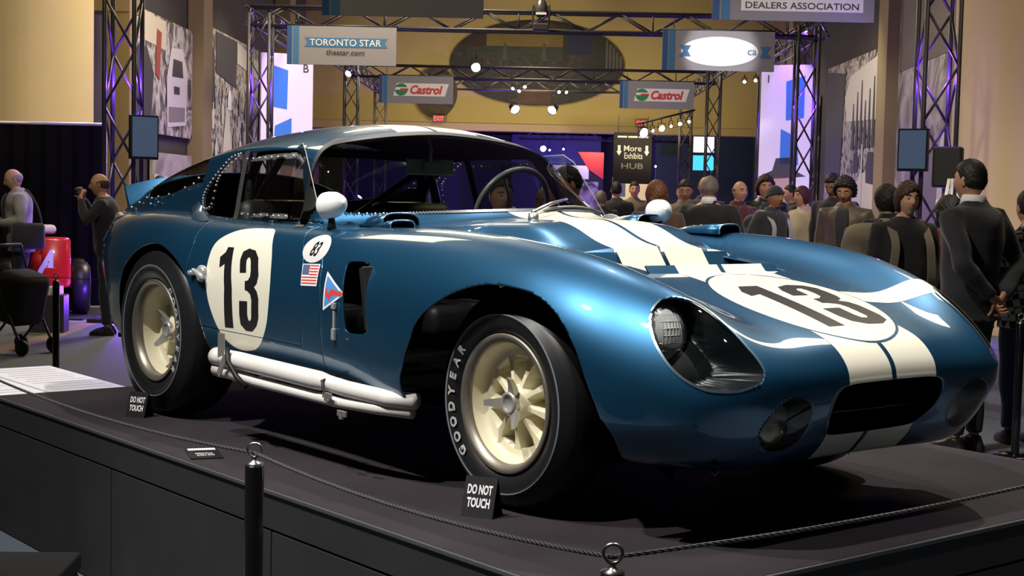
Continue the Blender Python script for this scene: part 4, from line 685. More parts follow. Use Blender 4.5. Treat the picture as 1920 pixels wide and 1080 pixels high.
# ------------------------------------------------------------------ the race car
def build_car():
    car = empty('race_car', (0, 0, H))
    tag(car, 'blue and cream fastback race car numbered 13 on the black carpeted platform', 'race car')
    blue = MATS['blue_paint']; cream = mat('cream_paint', (.80,.76,.62), .35, coat=.8, coat_rough=.04); black = mat('black_trim', (.006,.006,.007), .55)
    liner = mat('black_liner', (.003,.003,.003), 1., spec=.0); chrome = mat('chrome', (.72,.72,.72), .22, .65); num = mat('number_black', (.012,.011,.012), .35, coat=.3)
    clear = glass('clear_screen', (.86,.90,.88), .0, 1.15); plexi = glass('plexiglass', (.80,.82,.80), .04, 1.6); slate = mat('dark_line', (.01,.02,.04), .5)
    G = body_grid(); n, m = G.shape[:2]
    du = np.gradient(G, axis=0); dv = np.gradient(G, axis=1); NN = np.cross(du, dv); NN /= np.linalg.norm(NN, axis=2, keepdims=True)+1e-12
    if NN[n//2, m//2, 1] > 0: pass
    Vh = G.reshape(-1, 3); Nh = NN.reshape(-1, 3)
    # grid is built on +y; orient normals outward
    c = Nh[(n//2)*m+m//2]; 
    if c[1] < 0: Nh = -Nh
    idx = np.arange(n*m).reshape(n, m)
    q = np.stack([idx[:-1, :-1], idx[:-1, 1:], idx[1:, 1:], idx[1:, :-1]], -1).reshape(-1, 4)
    tri = np.concatenate([q[:, [0, 1, 2]], q[:, [0, 2, 3]]])
    fn = np.cross(Vh[tri[:, 1]]-Vh[tri[:, 0]], Vh[tri[:, 2]]-Vh[tri[:, 0]]); 
    if (fn*Nh[tri[:, 0]]).sum() < 0: tri = tri[:, ::-1]
    mid = (np.isin(np.arange(n*m), np.concatenate([idx[:, 0], idx[:, -1]])))
    mp = np.where(mid, np.arange(n*m), np.arange(n*m)+n*m)
    V = np.concatenate([Vh, Vh*[1, -1, 1]]); N = np.concatenate([Nh, Nh*[1, -1, 1]]); F = np.concatenate([tri, mp[tri][:, ::-1]])
    N[:n*m][mid] *= [1, 0, 1]; N /= np.linalg.norm(N, axis=1, keepdims=True)+1e-12
    used = np.unique(F); mm = np.full(len(V), -1); mm[used] = np.arange(len(used)); V, N, F = V[used], N[used], mm[F]
    M0 = (V, N, F)
    # --- openings, each a signed distance in its own flat projection
    archF = spline([(-.415,.30),(-.385,.42),(-.345,.50),(-.32,.55),(-.257,.606),(-.14,.667),(-.018,.699),(.114,.699),(.232,.678),(.343,.620),(.425,.537),(.468,.451),(.497,.37),(.515,.25),(.3,.0),(-.3,.0)], 6)
    archR = spline([(-2.66,.25),(-2.655,.42),(-2.62,.52),(-2.56,.60),(-2.48,.66),(-2.383,.71),(-2.26,.733),(-2.138,.716),(-2.0,.665),(-1.90,.59),(-1.825,.47),(-1.79,.36),(-1.78,.25),(-1.9,.0),(-2.5,.0)], 6)
    sidew = spline([(-1.945,1.119),(-1.83,1.124),(-1.718,1.127),(-1.56,1.129),(-1.494,1.128),(-1.462,1.111),(-1.39,.994),(-1.318,.876),(-1.36,.850),(-1.50,.847),(-1.83,.847),(-2.10,.853),(-2.215,.868),(-2.262,.90),(-2.275,.93),(-2.255,.967),(-2.21,1.006),(-2.155,1.044),(-2.10,1.083),(-2.03,1.110)], 5)
    wr = [(.203,1.196),(.354,1.179),(.49,1.155),(.578,1.124),(.606,1.08),(.624,1.025),(.640,.93),(.640,.80)]
    wsh = spline([(0,1.207)]+wr+[(0,.78)]+[(-a, b) for a, b in wr[::-1]], 5)
    HD = np.array([.62,-.56,.55]); HD /= np.linalg.norm(HD); HU = np.cross(HD, [0, 0, 1.]); HU /= np.linalg.norm(HU); HV = np.cross(HU, HD); HC = np.array([.73,-.62,.58])
    hl3 = np.array([[.59,-.696,.636],[.577,-.672,.668],[.579,-.647,.688],[.591,-.618,.697],[.612,-.59,.695],[.639,-.568,.683],[.676,-.556,.663],[.72,-.551,.638],[.761,-.545,.61],[.804,-.541,.576],[.838,-.535,.546],[.86,-.531,.517],[.868,-.536,.50],[.870,-.549,.483],[.861,-.57,.471],[.842,-.602,.46],[.817,-.632,.458],[.784,-.662,.461],[.752,-.684,.473],[.721,-.701,.492],[.691,-.712,.516],[.663,-.716,.543],[.632,-.715,.577],[.607,-.707,.609]])
    hpoly = spline(np.stack([(hl3-HC)@HU, (hl3-HC)@HV], 1), 4)
    ventp = spline([(-.782,.70),(-.775,.727),(-.74,.732),(-.697,.734),(-.668,.727),(-.648,.715),(-.60,.53),(-.60,.505),(-.623,.495),(-.66,.491),(-.708,.49),(-.735,.50),(-.745,.53)], 5)
    def ay(P): return P*np.array([1, 1, 1])
    class S:
        def __init__(self, V): self.v = V
        def __getitem__(self, k):
            V = self.v; a = abs(V[:, 1]); x, z = V[:, 0], V[:, 2]; W = np.stack([x, -a, z], 1)
            def near(P, X, Y, ok):           # exact distance only where it matters
                P = np.asarray(P); lo, hi = P.min(0)-.06, P.max(0)+.06
                sel = ok & (X > lo[0]) & (X < hi[0]) & (Y > lo[1]) & (Y < hi[1]); r = np.full(len(X), -.05); r[sel] = psdf(P, X[sel], Y[sel]); return r
            if k == 'af': return np.minimum(near(archF, x, z, a > .4), a-.45)
            if k == 'ar': return np.minimum(near(archR, x, z, a > .4), a-.45)
            if k == 'sw': return np.minimum(near(sidew, x, z, a > .25), a-.30)
            if k == 'ws':
                yy = np.minimum(a, .66); xb = -.56-.66*(yy/.64)**2.3; xh = -1.37+.03*(yy/.575)**2
                return np.minimum.reduce([near(wsh, V[:, 1], z, (x > -1.7) & (x < -.3)), x+1.62, -.40-x, ((x-xb)/(xh-xb)-.085)*.5, (1.05-(x-xb)/(xh-xb))*.15])
            if k == 'rw': return np.minimum.reduce([x+2.96, -2.31-x-.10*np.clip(1.06-z, 0, 1)+.0*a, z-np.interp(x, [-3.0,-2.88,-2.66,-2.49,-2.37], [.905,.918,.936,.970,.990]), .60-a])
            if k == 'hl': return np.minimum.reduce([near(hpoly, (W-HC)@HU, (W-HC)@HV, (x > .35) & (z > .4) & (a > .4)), x-.4, z-.42, a-.42])
            if k == 'fg': return np.minimum(1-np.hypot((a-.425)/.092, (z-.357)/.080), 5*(x-.6))*.085
            if k == 'vt': return np.minimum(near(ventp, x, z, a > .55), a-.6)
            if k == 'ho': return np.minimum.reduce([x+.084, .215-x, .305-a, z-.6])
    MB = M0
    def cutout(M, key):
        v, nn, f = M; return clip(v, nn, f, -S(v)[key])
    for k in ('af', 'ar', 'sw', 'ws', 'rw', 'hl', 'fg', 'vt', 'ho'): MB = cutout(MB, k)
    # --- doors: cut free with a shut gap
    doorp = np.array([(-1.225,.90),(-1.19,.83),(-1.10,.74),(-1.057,.621),(-1.05,.5),(-1.055,.412),(-1.4,.414),(-1.70,.418),(-1.86,.425),(-1.90,.50),(-1.92,.62),(-1.93,.74),(-1.96,.80),(-1.99,.87),(-1.93,.845),(-1.6,.843),(-1.36,.843)])
    def door_s(v): return np.minimum.reduce([psdf(doorp, v[:, 0], v[:, 2]), abs(v[:, 1])-.5, .852-v[:, 2]])
    def piece(M, fn): v, nn, f = M; return clip(v, nn, f, fn(v))
    shell = piece(MB, lambda v: -door_s(v)-.0015)
    doors = piece(MB, lambda v: door_s(v)-.0015)
    # nose clip seam (front body section hinges forward)
    def seam(v):
        z = v[:, 2]; xs = akima([.2,.40,.52,.70,.77,.83,.90], [-.906,-.906,-.908,-.945,-.985,-.93,-.70], z)
        return v[:, 0]-xs
    def seam_all(v):
        a = abs(v[:, 1]); xc = np.interp(a, [0,.3,.5,.6,.66,.72], [-.47,-.50,-.58,-.70,-.86,-.985])
        return np.where(a > .715, seam(v), v[:, 0]-xc)
    nose = piece(piece(shell, lambda v: seam_all(v)-.0012), lambda v: np.ones(len(v)))
    rest = piece(shell, lambda v: -seam_all(v)-.0012)
    def solid(name, M, mats, th=.006, off=-1.):
        o = mesh_obj(name, M[0], M[2], mats, car, smooth=True)
        md = o.modifiers.new('thickness', 'SOLIDIFY'); md.thickness = th; md.offset = off; md.material_offset = 1; md.material_offset_rim = 0; md.use_quality_normals = False
        return o
    solid('body_shell', rest, [blue, liner]); solid('nose_section', nose, [blue, liner])
    for s, nm in ((-1, 'door'), (1, 'door')):
        d = piece(doors, lambda v: v[:, 1]*s); solid(nm, d, [blue, liner])
    # --- painted decals lie a hair above the paint
    def decal(name, M, m, off=.0008, par=car):
        v, nn, f = M
        if len(f) == 0: return None
        return mesh_obj(name, v+nn*off, f, m, par, smooth=True)
    def islands(v, nn, f):
        lab = np.arange(len(v))
        while True:
            mn = lab[f].min(1); new = lab.copy(); 
            for c_ in range(3): np.minimum.at(new, f[:, c_], mn)
            new = new[new]; new = new[new]
            if (new == lab).all(): break
            lab = new
        out = []
        for l in np.unique(lab):
            ff = f[lab[f[:, 0]] == l]
            if len(ff) < 12: continue
            u = np.unique(ff); mp_ = np.zeros(len(v), int); mp_[u] = np.arange(len(u)); out.append((v[u], nn[u], mp_[ff]))
        return out
    RC, RX, RY = (.54, 0.0), .288, .282
    def hround(v, g=0.): return (1-np.hypot((v[:, 0]-RC[0])/(RX+g), (v[:, 1]-RC[1])/(RY+g)))*RX
    painted = [nose, rest]
    for M in painted:
        for s in (-1, 1):
            st = piece(M, lambda v: np.minimum(s*v[:, 1]-.0105, .205-s*v[:, 1]))
            st = piece(st, lambda v: np.where(v[:, 2] > .3, -hround(v, .009), 1))
            st = piece(st, lambda v: np.where((v[:, 2] < .30) & (v[:, 0] < .6), -1., 1.)*1.)
            for isl in islands(*st): decal('racing_stripe', isl, cream)
    top = piece(nose, lambda v: np.minimum(v[:, 2]-.5, .5-abs(v[:, 1])))
    rd = piece(top, lambda v: hround(v)); decal('bonnet_roundel', rd, cream)
    # short cream flash over the far wing, from roundel to headlamp
    def wing(v):
        x, y = v[:, 0], v[:, 1]; mid = .495+.10*np.clip((y-.2)/.4, 0, 1)
        return np.minimum.reduce([.05-abs(x-mid), y-.22, .68-y, v[:, 2]-.5, -hround(v, .004)+.0])
    decal('wing_flash', piece(nose, wing), cream, .0009)
    # digits: hand-drawn condensed 1 and 3 in a unit box
    one = np.array([(.50,1),(1.0,1),(1.0,0),(.42,0),(.42,.70),(0,.62),(0,.76),(.30,.84)])
    t3 = [(0,.705),(.02,.85),(.13,.95),(.45,1.0),(.80,.965),(.98,.88),(1.0,.76),(1.0,.65),(.93,.575),(.76,.535),(.93,.49),(1.0,.40),(1.0,.17),(.93,.065),(.68,0),(.32,.005),(.07,.08),(0,.20),(0,.37),(.41,.37),(.41,.20),(.46,.135),(.58,.125),(.66,.17),(.66,.37),(.60,.45),(.42,.49),(.28,.497),(.28,.605),(.46,.615),(.60,.66),(.635,.74),(.635,.84),(.58,.89),(.48,.89),(.40,.85),(.38,.705)]
    three = np.array(t3)
    side_y = piece(MB, lambda v: np.minimum.reduce([-v[:, 1]-.6, v[:, 0]+1.9, -.6-v[:, 0]]))
    side_f = refine(*refine(*piece(side_y, lambda v: np.minimum(v[:, 0]+1.86, -1.2-v[:, 0]))))
    rpoly = spline([(-1.762,.765),(-1.717,.790),(-1.658,.808),(-1.576,.817),(-1.50,.819),(-1.425,.818),(-1.385,.80),(-1.345,.75),(-1.318,.703),(-1.296,.625),(-1.297,.55),(-1.312,.471),(-1.353,.407),(-1.40,.372),(-1.45,.356),(-1.534,.350),(-1.613,.37),(-1.676,.419),(-1.737,.507),(-1.766,.582),(-1.775,.632),(-1.781,.701),(-1.779,.737)], 4)
    doorside = piece(side_f, lambda v: door_s(v)-.0015); below = piece(side_f, lambda v: -door_s(v)-.0015)
    for M in (doorside, below):
        decal('door_roundel', piece(M, lambda v: psdf(rpoly, v[:, 0], v[:, 2])), cream)
    def quadmap(u, Q):   # unit box -> four corners bl, br, tr, tl
        a, b = u[:, :1], u[:, 1:]; Q = np.array(Q); return Q[0]*(1-a)*(1-b)+Q[1]*a*(1-b)+Q[2]*a*b+Q[3]*(1-a)*b
    d1 = np.array([(-1.665,.741),(-1.621,.741),(-1.574,.587),(-1.561,.433),(-1.624,.431),(-1.63,.584),(-1.652,.676),(-1.684,.66),(-1.699,.701),(-1.67,.72)])
    d3 = np.array([(-1.529,.648),(-1.548,.698),(-1.543,.729),(-1.506,.742),(-1.456,.736),(-1.42,.711),(-1.389,.646),(-1.394,.615),(-1.412,.601),(-1.389,.586),(-1.374,.56),(-1.372,.486),(-1.387,.455),(-1.423,.431),(-1.47,.431),(-1.507,.452),(-1.515,.489),(-1.516,.542),(-1.457,.544),(-1.456,.493),(-1.448,.473),(-1.435,.47),(-1.426,.482),(-1.426,.549),(-1.437,.572),(-1.462,.584),(-1.478,.585),(-1.484,.619),(-1.462,.623),(-1.45,.639),(-1.453,.662),(-1.468,.695),(-1.48,.708),(-1.494,.709),(-1.501,.697),(-1.484,.651)])
    for P in (d1, d3): decal('race_number', piece(doorside, lambda v: psdf(P, v[:, 0], v[:, 2])), num, .0016)
    hf = refine(*refine(*piece(top, lambda v: hround(v, -.02))))
    # bonnet digits, upright for someone in front of the nose: digit height runs along -x
    def hood_digit(U, y0, y1, xt, xb): return np.stack([xb+(xt-xb)*U[:, 1], y0+(y1-y0)*U[:, 0]], 1)
    P1 = hood_digit(np.array([(.30,1),(1.0,1),(1.0,0),(.42,0),(.42,.78),(0,.74),(0,.86)]), -.155, -.03, .385, .735); P3 = hood_digit(three, .025, .215, .385, .735)
    for P in (P1, P3): decal('race_number', piece(hf, lambda v: psdf(P, v[:, 0], v[:, 1])), num, .0016)
    # small stickers on the cowl side
    def ell(v, cx, cz, rx, rz): return (1-np.hypot((v[:, 0]-cx)/rx, (v[:, 2]-cz)/rz))*min(rx, rz)
    sm = refine(*refine(*piece(side_y, lambda v: np.minimum(v[:, 0]+1.16, -.68-v[:, 0]))))
    greyw = mat('sticker_grey', (.62,.62,.60), .4); red = mat('sticker_red', (.65,.06,.05), .4); white = mat('sticker_white', (.82,.82,.82), .4); sky = mat('sticker_blue', (.09,.28,.60), .4)
    def tilt(v, cx, cz, sh): return v[:, 0]-cx+sh*(v[:, 2]-cz)
    decal('number_plate_sticker', piece(sm, lambda v: (1-np.hypot((v[:, 0]+1.035+.25*(v[:, 2]-.762))/.088, (v[:, 2]-.762-.08*(v[:, 0]+1.035))/.05))*.05), greyw, .0008)
    def put_text(txt, cx, cz, h, mm, sl=0., bold=.0, xs=1., nm='sticker_lettering'):
        TV, TF = text_mesh(txt, 1., bold, xs, sl); k = h/(TV[:, 1].max()-TV[:, 1].min())
        pts = np.stack([cx+TV[:, 0]*k, np.full(len(TV), -2.), cz+TV[:, 1]*k], 1)
        out = []
        for p in pts:
            hit = BVH.ray_cast(Vector(p), Vector((0, 1, 0))); out.append((p[0], (hit[0].y if hit[0] else -.82)-.002, p[2]))
        return mesh_obj(nm, out, TF, mm, car)
    BVH = BVHTree.FromPolygons(M0[0].tolist(), M0[2].tolist())
    put_text('83', -1.035, .762, .052, num, .25, .02, .8)
    fl = [(-1.085,.706),(-.962,.711),(-.952,.634),(-1.068,.629)]
    decal('flag_sticker', piece(sm, lambda v: psdf(np.array(fl), v[:, 0], v[:, 2])), white, .0008)
    A, B, Cc, Dd = [np.array(p) for p in fl]
    def flq(u, w): return (A*(1-u)+B*u)*(1-w)+(Dd*(1-u)+Cc*u)*w
    for i in range(7):
        w0, w1 = .05+i*.9/6.5*.96, .05+i*.9/6.5*.96+.065; u0 = .46 if w0 < .5 else .04
        decal('flag_stripe', piece(sm, lambda v: psdf(np.array([flq(u0, w0), flq(.96, w0), flq(.96, w1), flq(u0, w1)]), v[:, 0], v[:, 2])), red, .0014)
    decal('flag_canton', piece(sm, lambda v: psdf(np.array([flq(.04,.04), flq(.44,.04), flq(.44,.5), flq(.04,.5)]), v[:, 0], v[:, 2])), mat('sticker_navy', (.10,.12,.22), .5), .0014)
    tr = np.array([(-.897,.690),(-.752,.619),(-.890,.553)]); decal('warning_triangle', piece(sm, lambda v: psdf(tr, v[:, 0], v[:, 2])), white, .0008)
    ct = tr.mean(0); decal('warning_triangle_field', piece(sm, lambda v: psdf(ct+(tr-ct)*.80, v[:, 0], v[:, 2])), sky, .0014)
    bolt = np.array([(-.885,.640),(-.858,.612),(-.845,.632),(-.785,.624),(-.785,.632),(-.760,.619),(-.785,.606),(-.785,.612),(-.838,.610),(-.850,.590),(-.878,.606)])
    decal('lightning_bolt', piece(sm, lambda v: psdf(bolt, v[:, 0], v[:, 2])), red, .0018)
    # --- glazing
    def off(M, d): return (M[0]+M[1]*d, M[1], M[2])
    W = piece(M0, lambda v: S(v)['ws']+.004); W = off(W, -.003); mesh_obj('windscreen', W[0], W[2], clear, car, smooth=True)
    wb = piece(M0, lambda v: np.minimum(S(v)['ws']+.011, -S(v)['ws']+.004)); wb = off(wb, .003); mesh_obj('windscreen_trim', wb[0], wb[2], mat('trim_steel', (.16,.16,.165), .38, .8), car, smooth=True)
    rw_ = off(piece(M0, lambda v: S(v)['rw']+.004), -.002); mesh_obj('rear_window', rw_[0], rw_[2], glass('rear_plexi', (.62,.60,.56), .03, 1.5), car, smooth=True)
    bmr = bmesh.new(); nrm_ = {}
    for (x, y, z) in [(-2.876,.54,.909),(-2.795,.546,.917),(-2.663,.557,.930),(-2.49,.564,.962),(-2.40,.567,.98),(-2.356,.565,1.005),(-3.172,.505,.861),(-3.059,.516,.886),(-2.872,.547,.882),(-2.776,.555,.892),(-2.95,.53,.91),(-2.95,.50,.95)]:
        for s in (-1, 1): bmesh.ops.create_icosphere(bmr, subdivisions=1, radius=.006, matrix=Matrix.Translation((x, s*(y+.008), z+.006)))
    tag(bm_obj('window_rivets', bmr, chrome, car, smooth=True), kind='stuff')
    for s in (-1, 1):
        sw = piece(piece(M0, lambda v: S(v)['sw']+.006), lambda v: v[:, 1]*s)
        cres = np.array([(-1.945,1.135),(-2.063,1.066),(-2.124,1.027),(-2.146,.98),(-2.141,.915),(-2.11,.84),(-2.5,.8),(-2.5,1.2)])
        cp = piece(sw, lambda v: psdf(cres, v[:, 0], v[:, 2])); cp = off(cp, .004); qw = mesh_obj('quarter_window', cp[0], cp[2], plexi, car, smooth=True)
        fx = piece(sw, lambda v: v[:, 0]+1.90); fx = off(fx, -.004); mesh_obj('side_window', fx[0], fx[2], plexi, car, smooth=True)
        sl = piece(sw, lambda v: np.minimum.reduce([v[:, 0]+1.66+.25*(v[:, 2]-.865), -1.455-.22*(v[:, 2]-.865)-v[:, 0], 1.10-v[:, 2]])); sl = off(sl, .004); mesh_obj('sliding_pane', sl[0], sl[2], glass('sliding_perspex', (.62,.64,.62), .06, 2.2), car, smooth=True)
        metal = mat('dull_aluminium', (.30,.31,.29), .4, .8)
        bt = piece(sw, lambda v: np.minimum.reduce([v[:, 0]+1.86, -1.425-v[:, 0], .875-v[:, 2], v[:, 2]-.8555])); bt = off(bt, .007); b1 = mesh_obj('lower_rail', bt[0], bt[2], metal, car, smooth=True)
        bp = piece(sw, lambda v: np.minimum.reduce([v[:, 0]+1.93, -1.50-v[:, 0], v[:, 2]-1.082-.03*(v[:, 0]+1.8), 1.104+.03*(v[:, 0]+1.8)-v[:, 2]])); bp = off(bp, .007); b2 = mesh_obj('upper_rail', bp[0], bp[2], metal, car, smooth=True)
        fr = piece(sw, lambda v: np.minimum(.020-abs(v[:, 0]+1.918+.10*(v[:, 2]-.98)), 1)); fr = off(fr, .002); mesh_obj('window_frame', fr[0], fr[2], mat('frame_grey', (.05,.05,.045), .45), car, smooth=True)
        # rivets along the rails and the plexiglass quarter
        bmr = bmesh.new(); hits = []
        for t in np.linspace(0, 1, 8): hits.append((-1.84+.40*t, .865))
        for t in np.linspace(0, 1, 8): hits.append((-1.90+.38*t, 1.090+.010*t))
        for p in spline([(-1.98,1.112),(-2.06,1.098),(-2.12,1.062),(-2.18,1.022),(-2.235,.975),(-2.262,.935),(-2.25,.90),(-2.215,.877),(-2.16,.90),(-2.155,.98),(-2.135,1.02),(-2.07,1.06),(-1.99,1.10)], 3, False): hits.append(tuple(p))
        for (x, z) in hits:
            h = BVH.ray_cast(Vector((x, s*2., z)), Vector((0, -s, 0)))
            if h[0]: bmesh.ops.create_icosphere(bmr, subdivisions=1, radius=.0055, matrix=Matrix.Translation(h[0]+h[1]*.008*(1 if h[1].y*s > 0 else -1)))
        rv = bm_obj('rivets', bmr, chrome, car, smooth=True); tag(rv, kind='stuff')
        # perspex wind deflector standing off the pillar
        a = [(-1.495,s*.590,1.135),(-1.41,s*.668,.858)]; b = [(-1.325,s*.665,1.150),(-1.115,s*.712,.868)]
        P = []
        for t in np.linspace(0, 1, 9):
            for u in (0, 1):
                lo = np.array(a[1])*(1-u)+np.array(b[1])*u; hi = np.array(a[0])*(1-u)+np.array(b[0])*u
                pp = lo*(1-t)+hi*t
                if u == 1 and t > .9: pp = pp*.85+np.array(a[0])*.15
                P.append(pp)
        Fq = [(2*i, 2*i+1, 2*i+3, 2*i+2) for i in range(8)]
        wd = mesh_obj('wind_deflector', np.array(P), Fq, glass('deflector_perspex', (.84,.86,.84), .05, 2.2), car, smooth=True)
        bme = bmesh.new(); edge = [P[16], P[17]]+[P[2*i+1] for i in range(9)][::-1][1:]
        tube(bme, edge, .0017, 6); bm_obj('deflector_edge', bme, mat('bright_edge', (.30,.31,.30), .3), wd)
    # --- headlamps: clear cover, bowl, lamp
    lampglass = None
    for s in (-1, 1):
        cov = piece(piece(M0, lambda v: S(v)['hl']+.003), lambda v: v[:, 1]*s)
        hc = mesh_obj('headlamp_cover', *(off(cov, .0015)[::2]), glass('headlamp_clear', (.93,.94,.94), .0, 1.25), car, smooth=True)
        rim = piece(piece(M0, lambda v: np.minimum(S(v)['hl']+.004, -S(v)['hl']+.003)), lambda v: v[:, 1]*s); r2 = off(rim, .003); mesh_obj('cover_rim', r2[0], r2[2], mat('cover_rim', (.35,.5,.6), .25, .9), hc, smooth=True)
        dp = S(cov[0])['hl']; bowl = cov[0]-np.array([.62, -.56*(-1 if s < 0 else 1)*-1 if False else (.35 if s > 0 else -.35), .25])*0
        depth = .19*np.clip((dp+.003)/.007, 0, 1)
        dirv = np.array([-.97, -.05*s, -.08]); bw = cov[0]-cov[1]*.002+dirv*depth[:, None]
        mesh_obj('headlamp_bowl', bw, cov[2], mat('bowl_dark', (.0045,.007,.008), .35, 0., .3), hc, smooth=True)
        bml = bmesh.new()
        prof = [(.0,.030),(.028,.027),(.051,.020),(.068,.009),(.075,0),(.082,-.004),(.084,-.012),(.078,-.02)]
        lathe(bml, prof, 'x', 36); lamp = bm_obj('headlamp', bml, mat('lamp_lens', (.88,.88,.85), .25, .1), car, smooth=True)
        lamp.location = (.578, s*.622, .604); lamp.rotation_euler = (0, R(-14), R(4*s)); lamp.parent = car
        # fluted lens bars
        bmf = bmesh.new()
        for k in range(-6, 7):
            y = k*.0115; hh = math.sqrt(max(.071**2-y*y, 0)); xx = .030-.030*(y/.075)**2
            tube(bmf, [(xx*(1-(t/.075)**2)+.001, y, t) for t in np.linspace(-hh, hh, 7)], .0022, 5)
        for k in range(-3, 4):
            z = k*.020; hh = math.sqrt(max(.071**2-z*z, 0))
            tube(bmf, [(.030*(1-(z/.075)**2)*(1-(t/.075)**2)+.001, t, z) for t in np.linspace(-hh, hh, 7)], .0018, 5)
        bm_obj('lens_flutes', bmf, mat('flute_glass', (.9,.9,.86), .15, .2), lamp, smooth=True)
        # fog lamp behind its clear oval
        fc = piece(piece(M0, lambda v: S(v)['fg']+.002), lambda v: v[:, 1]*s); fo = mesh_obj('fog_lamp_cover', *(off(fc, .001)[::2]), glass('fog_clear', (.9,.9,.88), .0, 1.), car, smooth=True)
        fr_ = piece(piece(M0, lambda v: np.minimum(S(v)['fg']+.003, -S(v)['fg']+.003)), lambda v: v[:, 1]*s); fr2 = off(fr_, .002); mesh_obj('fog_cover_rim', fr2[0], fr2[2], mat('fog_rim', (.10,.12,.13), .3, .8), fo, smooth=True)
        dpf = S(fc[0])['fg']; bw = fc[0]+np.array([-1., -.1*s, 0])*(.09*np.clip((dpf+.002)/.03, 0, 1)**.6)[:, None]; mesh_obj('fog_lamp_bowl', bw, fc[2], MATS['bowl_dark'], fo, smooth=True)
        bml = bmesh.new(); lathe(bml, [(0,.02),(.03,.017),(.055,.008),(.066,0),(.07,-.01)], 'x', 28); fl_ = bm_obj('fog_lamp', bml, mat('fog_lens', (.42,.38,.26), .22, .5), car, smooth=True); fl_.location = (.80, s*.415, .355)
    # --- radiator outlet in the bonnet: sloping rear wall, floor, turned-up lip
    def ramp_piece(y0, y1, mm, nm):
        P = [];
        for x, z in ((-.086,.807),(.02,.66)):
            for y in (y0, y1): P.append((x, y, z-.02*(y/.35)**2))
        return mesh_obj(nm, P, [(0, 1, 3, 2)], mm, car)
    e = .0008
    ramp_piece(-.335, .335, blue, 'outlet_ramp')
    for s in (-1, 1): 
        o = ramp_piece(s*.0105, s*.205, cream, 'ramp_stripe'); o.location = (.001, 0, .001)
    bmt = bmesh.new(); box(bmt, (.075, 0, .60), (.31, .69, .01)); 
    for s in (-1, 1): box(bmt, (.065, s*.338, .65), (.30, .004, .11))
    box(bmt, (.222, 0, .655), (.004, .67, .10)); bm_obj('outlet_duct', bmt, liner, car)
    def lip(y0, y1, mm, nm, dz=.0):
        ys = np.linspace(y0, y1, 6); P = []
        for y in ys:
            for (x, z) in ((.245,.727),(.215,.735),(.192,.760),(.189,.758),(.212,.730)): P.append((x, y, z-.0*y+dz))
        Fq = [(5*i+j, 5*i+j+1, 5*i+j+6, 5*i+j+5) for i in range(5) for j in range(4)]
        return mesh_obj(nm, P, Fq, mm, car)
    lip(-.335, -.205, blue, 'outlet_lip'); lip(-.205, -.0105, cream, 'outlet_lip'); lip(.0105, .205, cream, 'outlet_lip'); lip(.205, .27, blue, 'outlet_lip'); lip(-.0105, .0105, blue, 'outlet_lip')
    # --- tail spoiler
    ys = np.linspace(-.47, .47, 17); P = []; Fq = []
    for y in ys:
        zt = 1.035-.30*y*y; zb = .915-.55*y*y-.02
        for (x, z) in ((-3.20, zb+.02), (-3.26, zb+.05), (-3.345, zt), (-3.357, zt-.002), (-3.275, zb)): P.append((x+.12*y*y*0, y, z))
    for i in range(16):
        for j in range(4): Fq.append((5*i+j, 5*i+j+1, 5*i+j+6, 5*i+j+5))
    Fq += [(0, 1, 2, 3, 4), tuple(80+k for k in (4, 3, 2, 1, 0))]
    sp_ = mesh_obj('tail_spoiler', P, Fq, blue, car, smooth=True); sp_.data.set_sharp_from_angle(angle=R(40))
    # --- tail panel
    ring = G[0]; P = np.concatenate([ring, (ring*[1, -1, 1])[::-1]]); mesh_obj('tail_panel', np.concatenate([P, [[-3.31, 0, .6]]]), [(i, (i+1) % len(P), len(P)) for i in range(len(P))], blue, car)
    bmt = bmesh.new()
    for s in (-1, 1): lathe(bmt, [(0,-3.345),(.03,-3.34),(.038,-3.325),(.04,-3.30)], 'x', 20, center=(0, s*.50, .60))
    bm_obj('tail_lamp', bmt, mat('tail_red', (.45,.02,.02), .2, coat=1.), car, smooth=True)
    # --- radiator mouth: duct and splitter bar
    bmt = bmesh.new(); rows = []
    end = G[-1]; ringp = np.concatenate([end, (end*[1, -1, 1])[::-1][1:-1]])
    cen = ringp.mean(0)
    for (dx, sc) in ((0, 1.), (-.03, .95), (-.25, 1.05), (-.30, .2)):
        rows.append([bmt.verts.new((cen+(p-cen)*sc)+np.array([dx, 0, 0])) for p in ringp])
    for a, b in zip(rows, rows[1:]):
        for k in range(len(a)): bmt.faces.new((a[k], a[(k+1) % len(a)], b[(k+1) % len(a)], b[k]))
    bm_obj('radiator_duct', bmt, liner, car, smooth=True)
    bmt = bmesh.new(); tube(bmt, [(.835,-.232,.375),(.848,0,.375),(.835,.232,.375)], .004, 8); bm_obj('mouth_bar', bmt, mat('dark_steel', (.08,.08,.08), .35, .9), car)
    # --- wing vents: recess and inner blade
    for s in (-1, 1):
        vt = piece(piece(M0, lambda v: S(v)['vt']+.012), lambda v: v[:, 1]*s); v = vt[0].copy(); v[:, 1] -= s*.10; mesh_obj('wing_vent', v, vt[2], liner, car)
        bmt = bmesh.new()
        box(bmt, (-.632, s*.812, .612), (.05, .05, .215), Matrix.Rotation(R(-11), 3, 'Y') @ Matrix.Rotation(R(20*s), 3, 'Z'), .004); bm_obj('vent_blade', bmt, black, car)
    # --- wheel tubs keep daylight out of the arches
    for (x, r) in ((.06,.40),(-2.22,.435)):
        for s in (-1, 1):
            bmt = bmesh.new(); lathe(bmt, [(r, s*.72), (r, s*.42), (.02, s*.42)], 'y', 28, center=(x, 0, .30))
            bmesh.ops.delete(bmt, geom=[f for f in bmt.faces if f.calc_center_median().z < .22], context='FACES'); bm_obj('wheel_tub', bmt, liner, car)
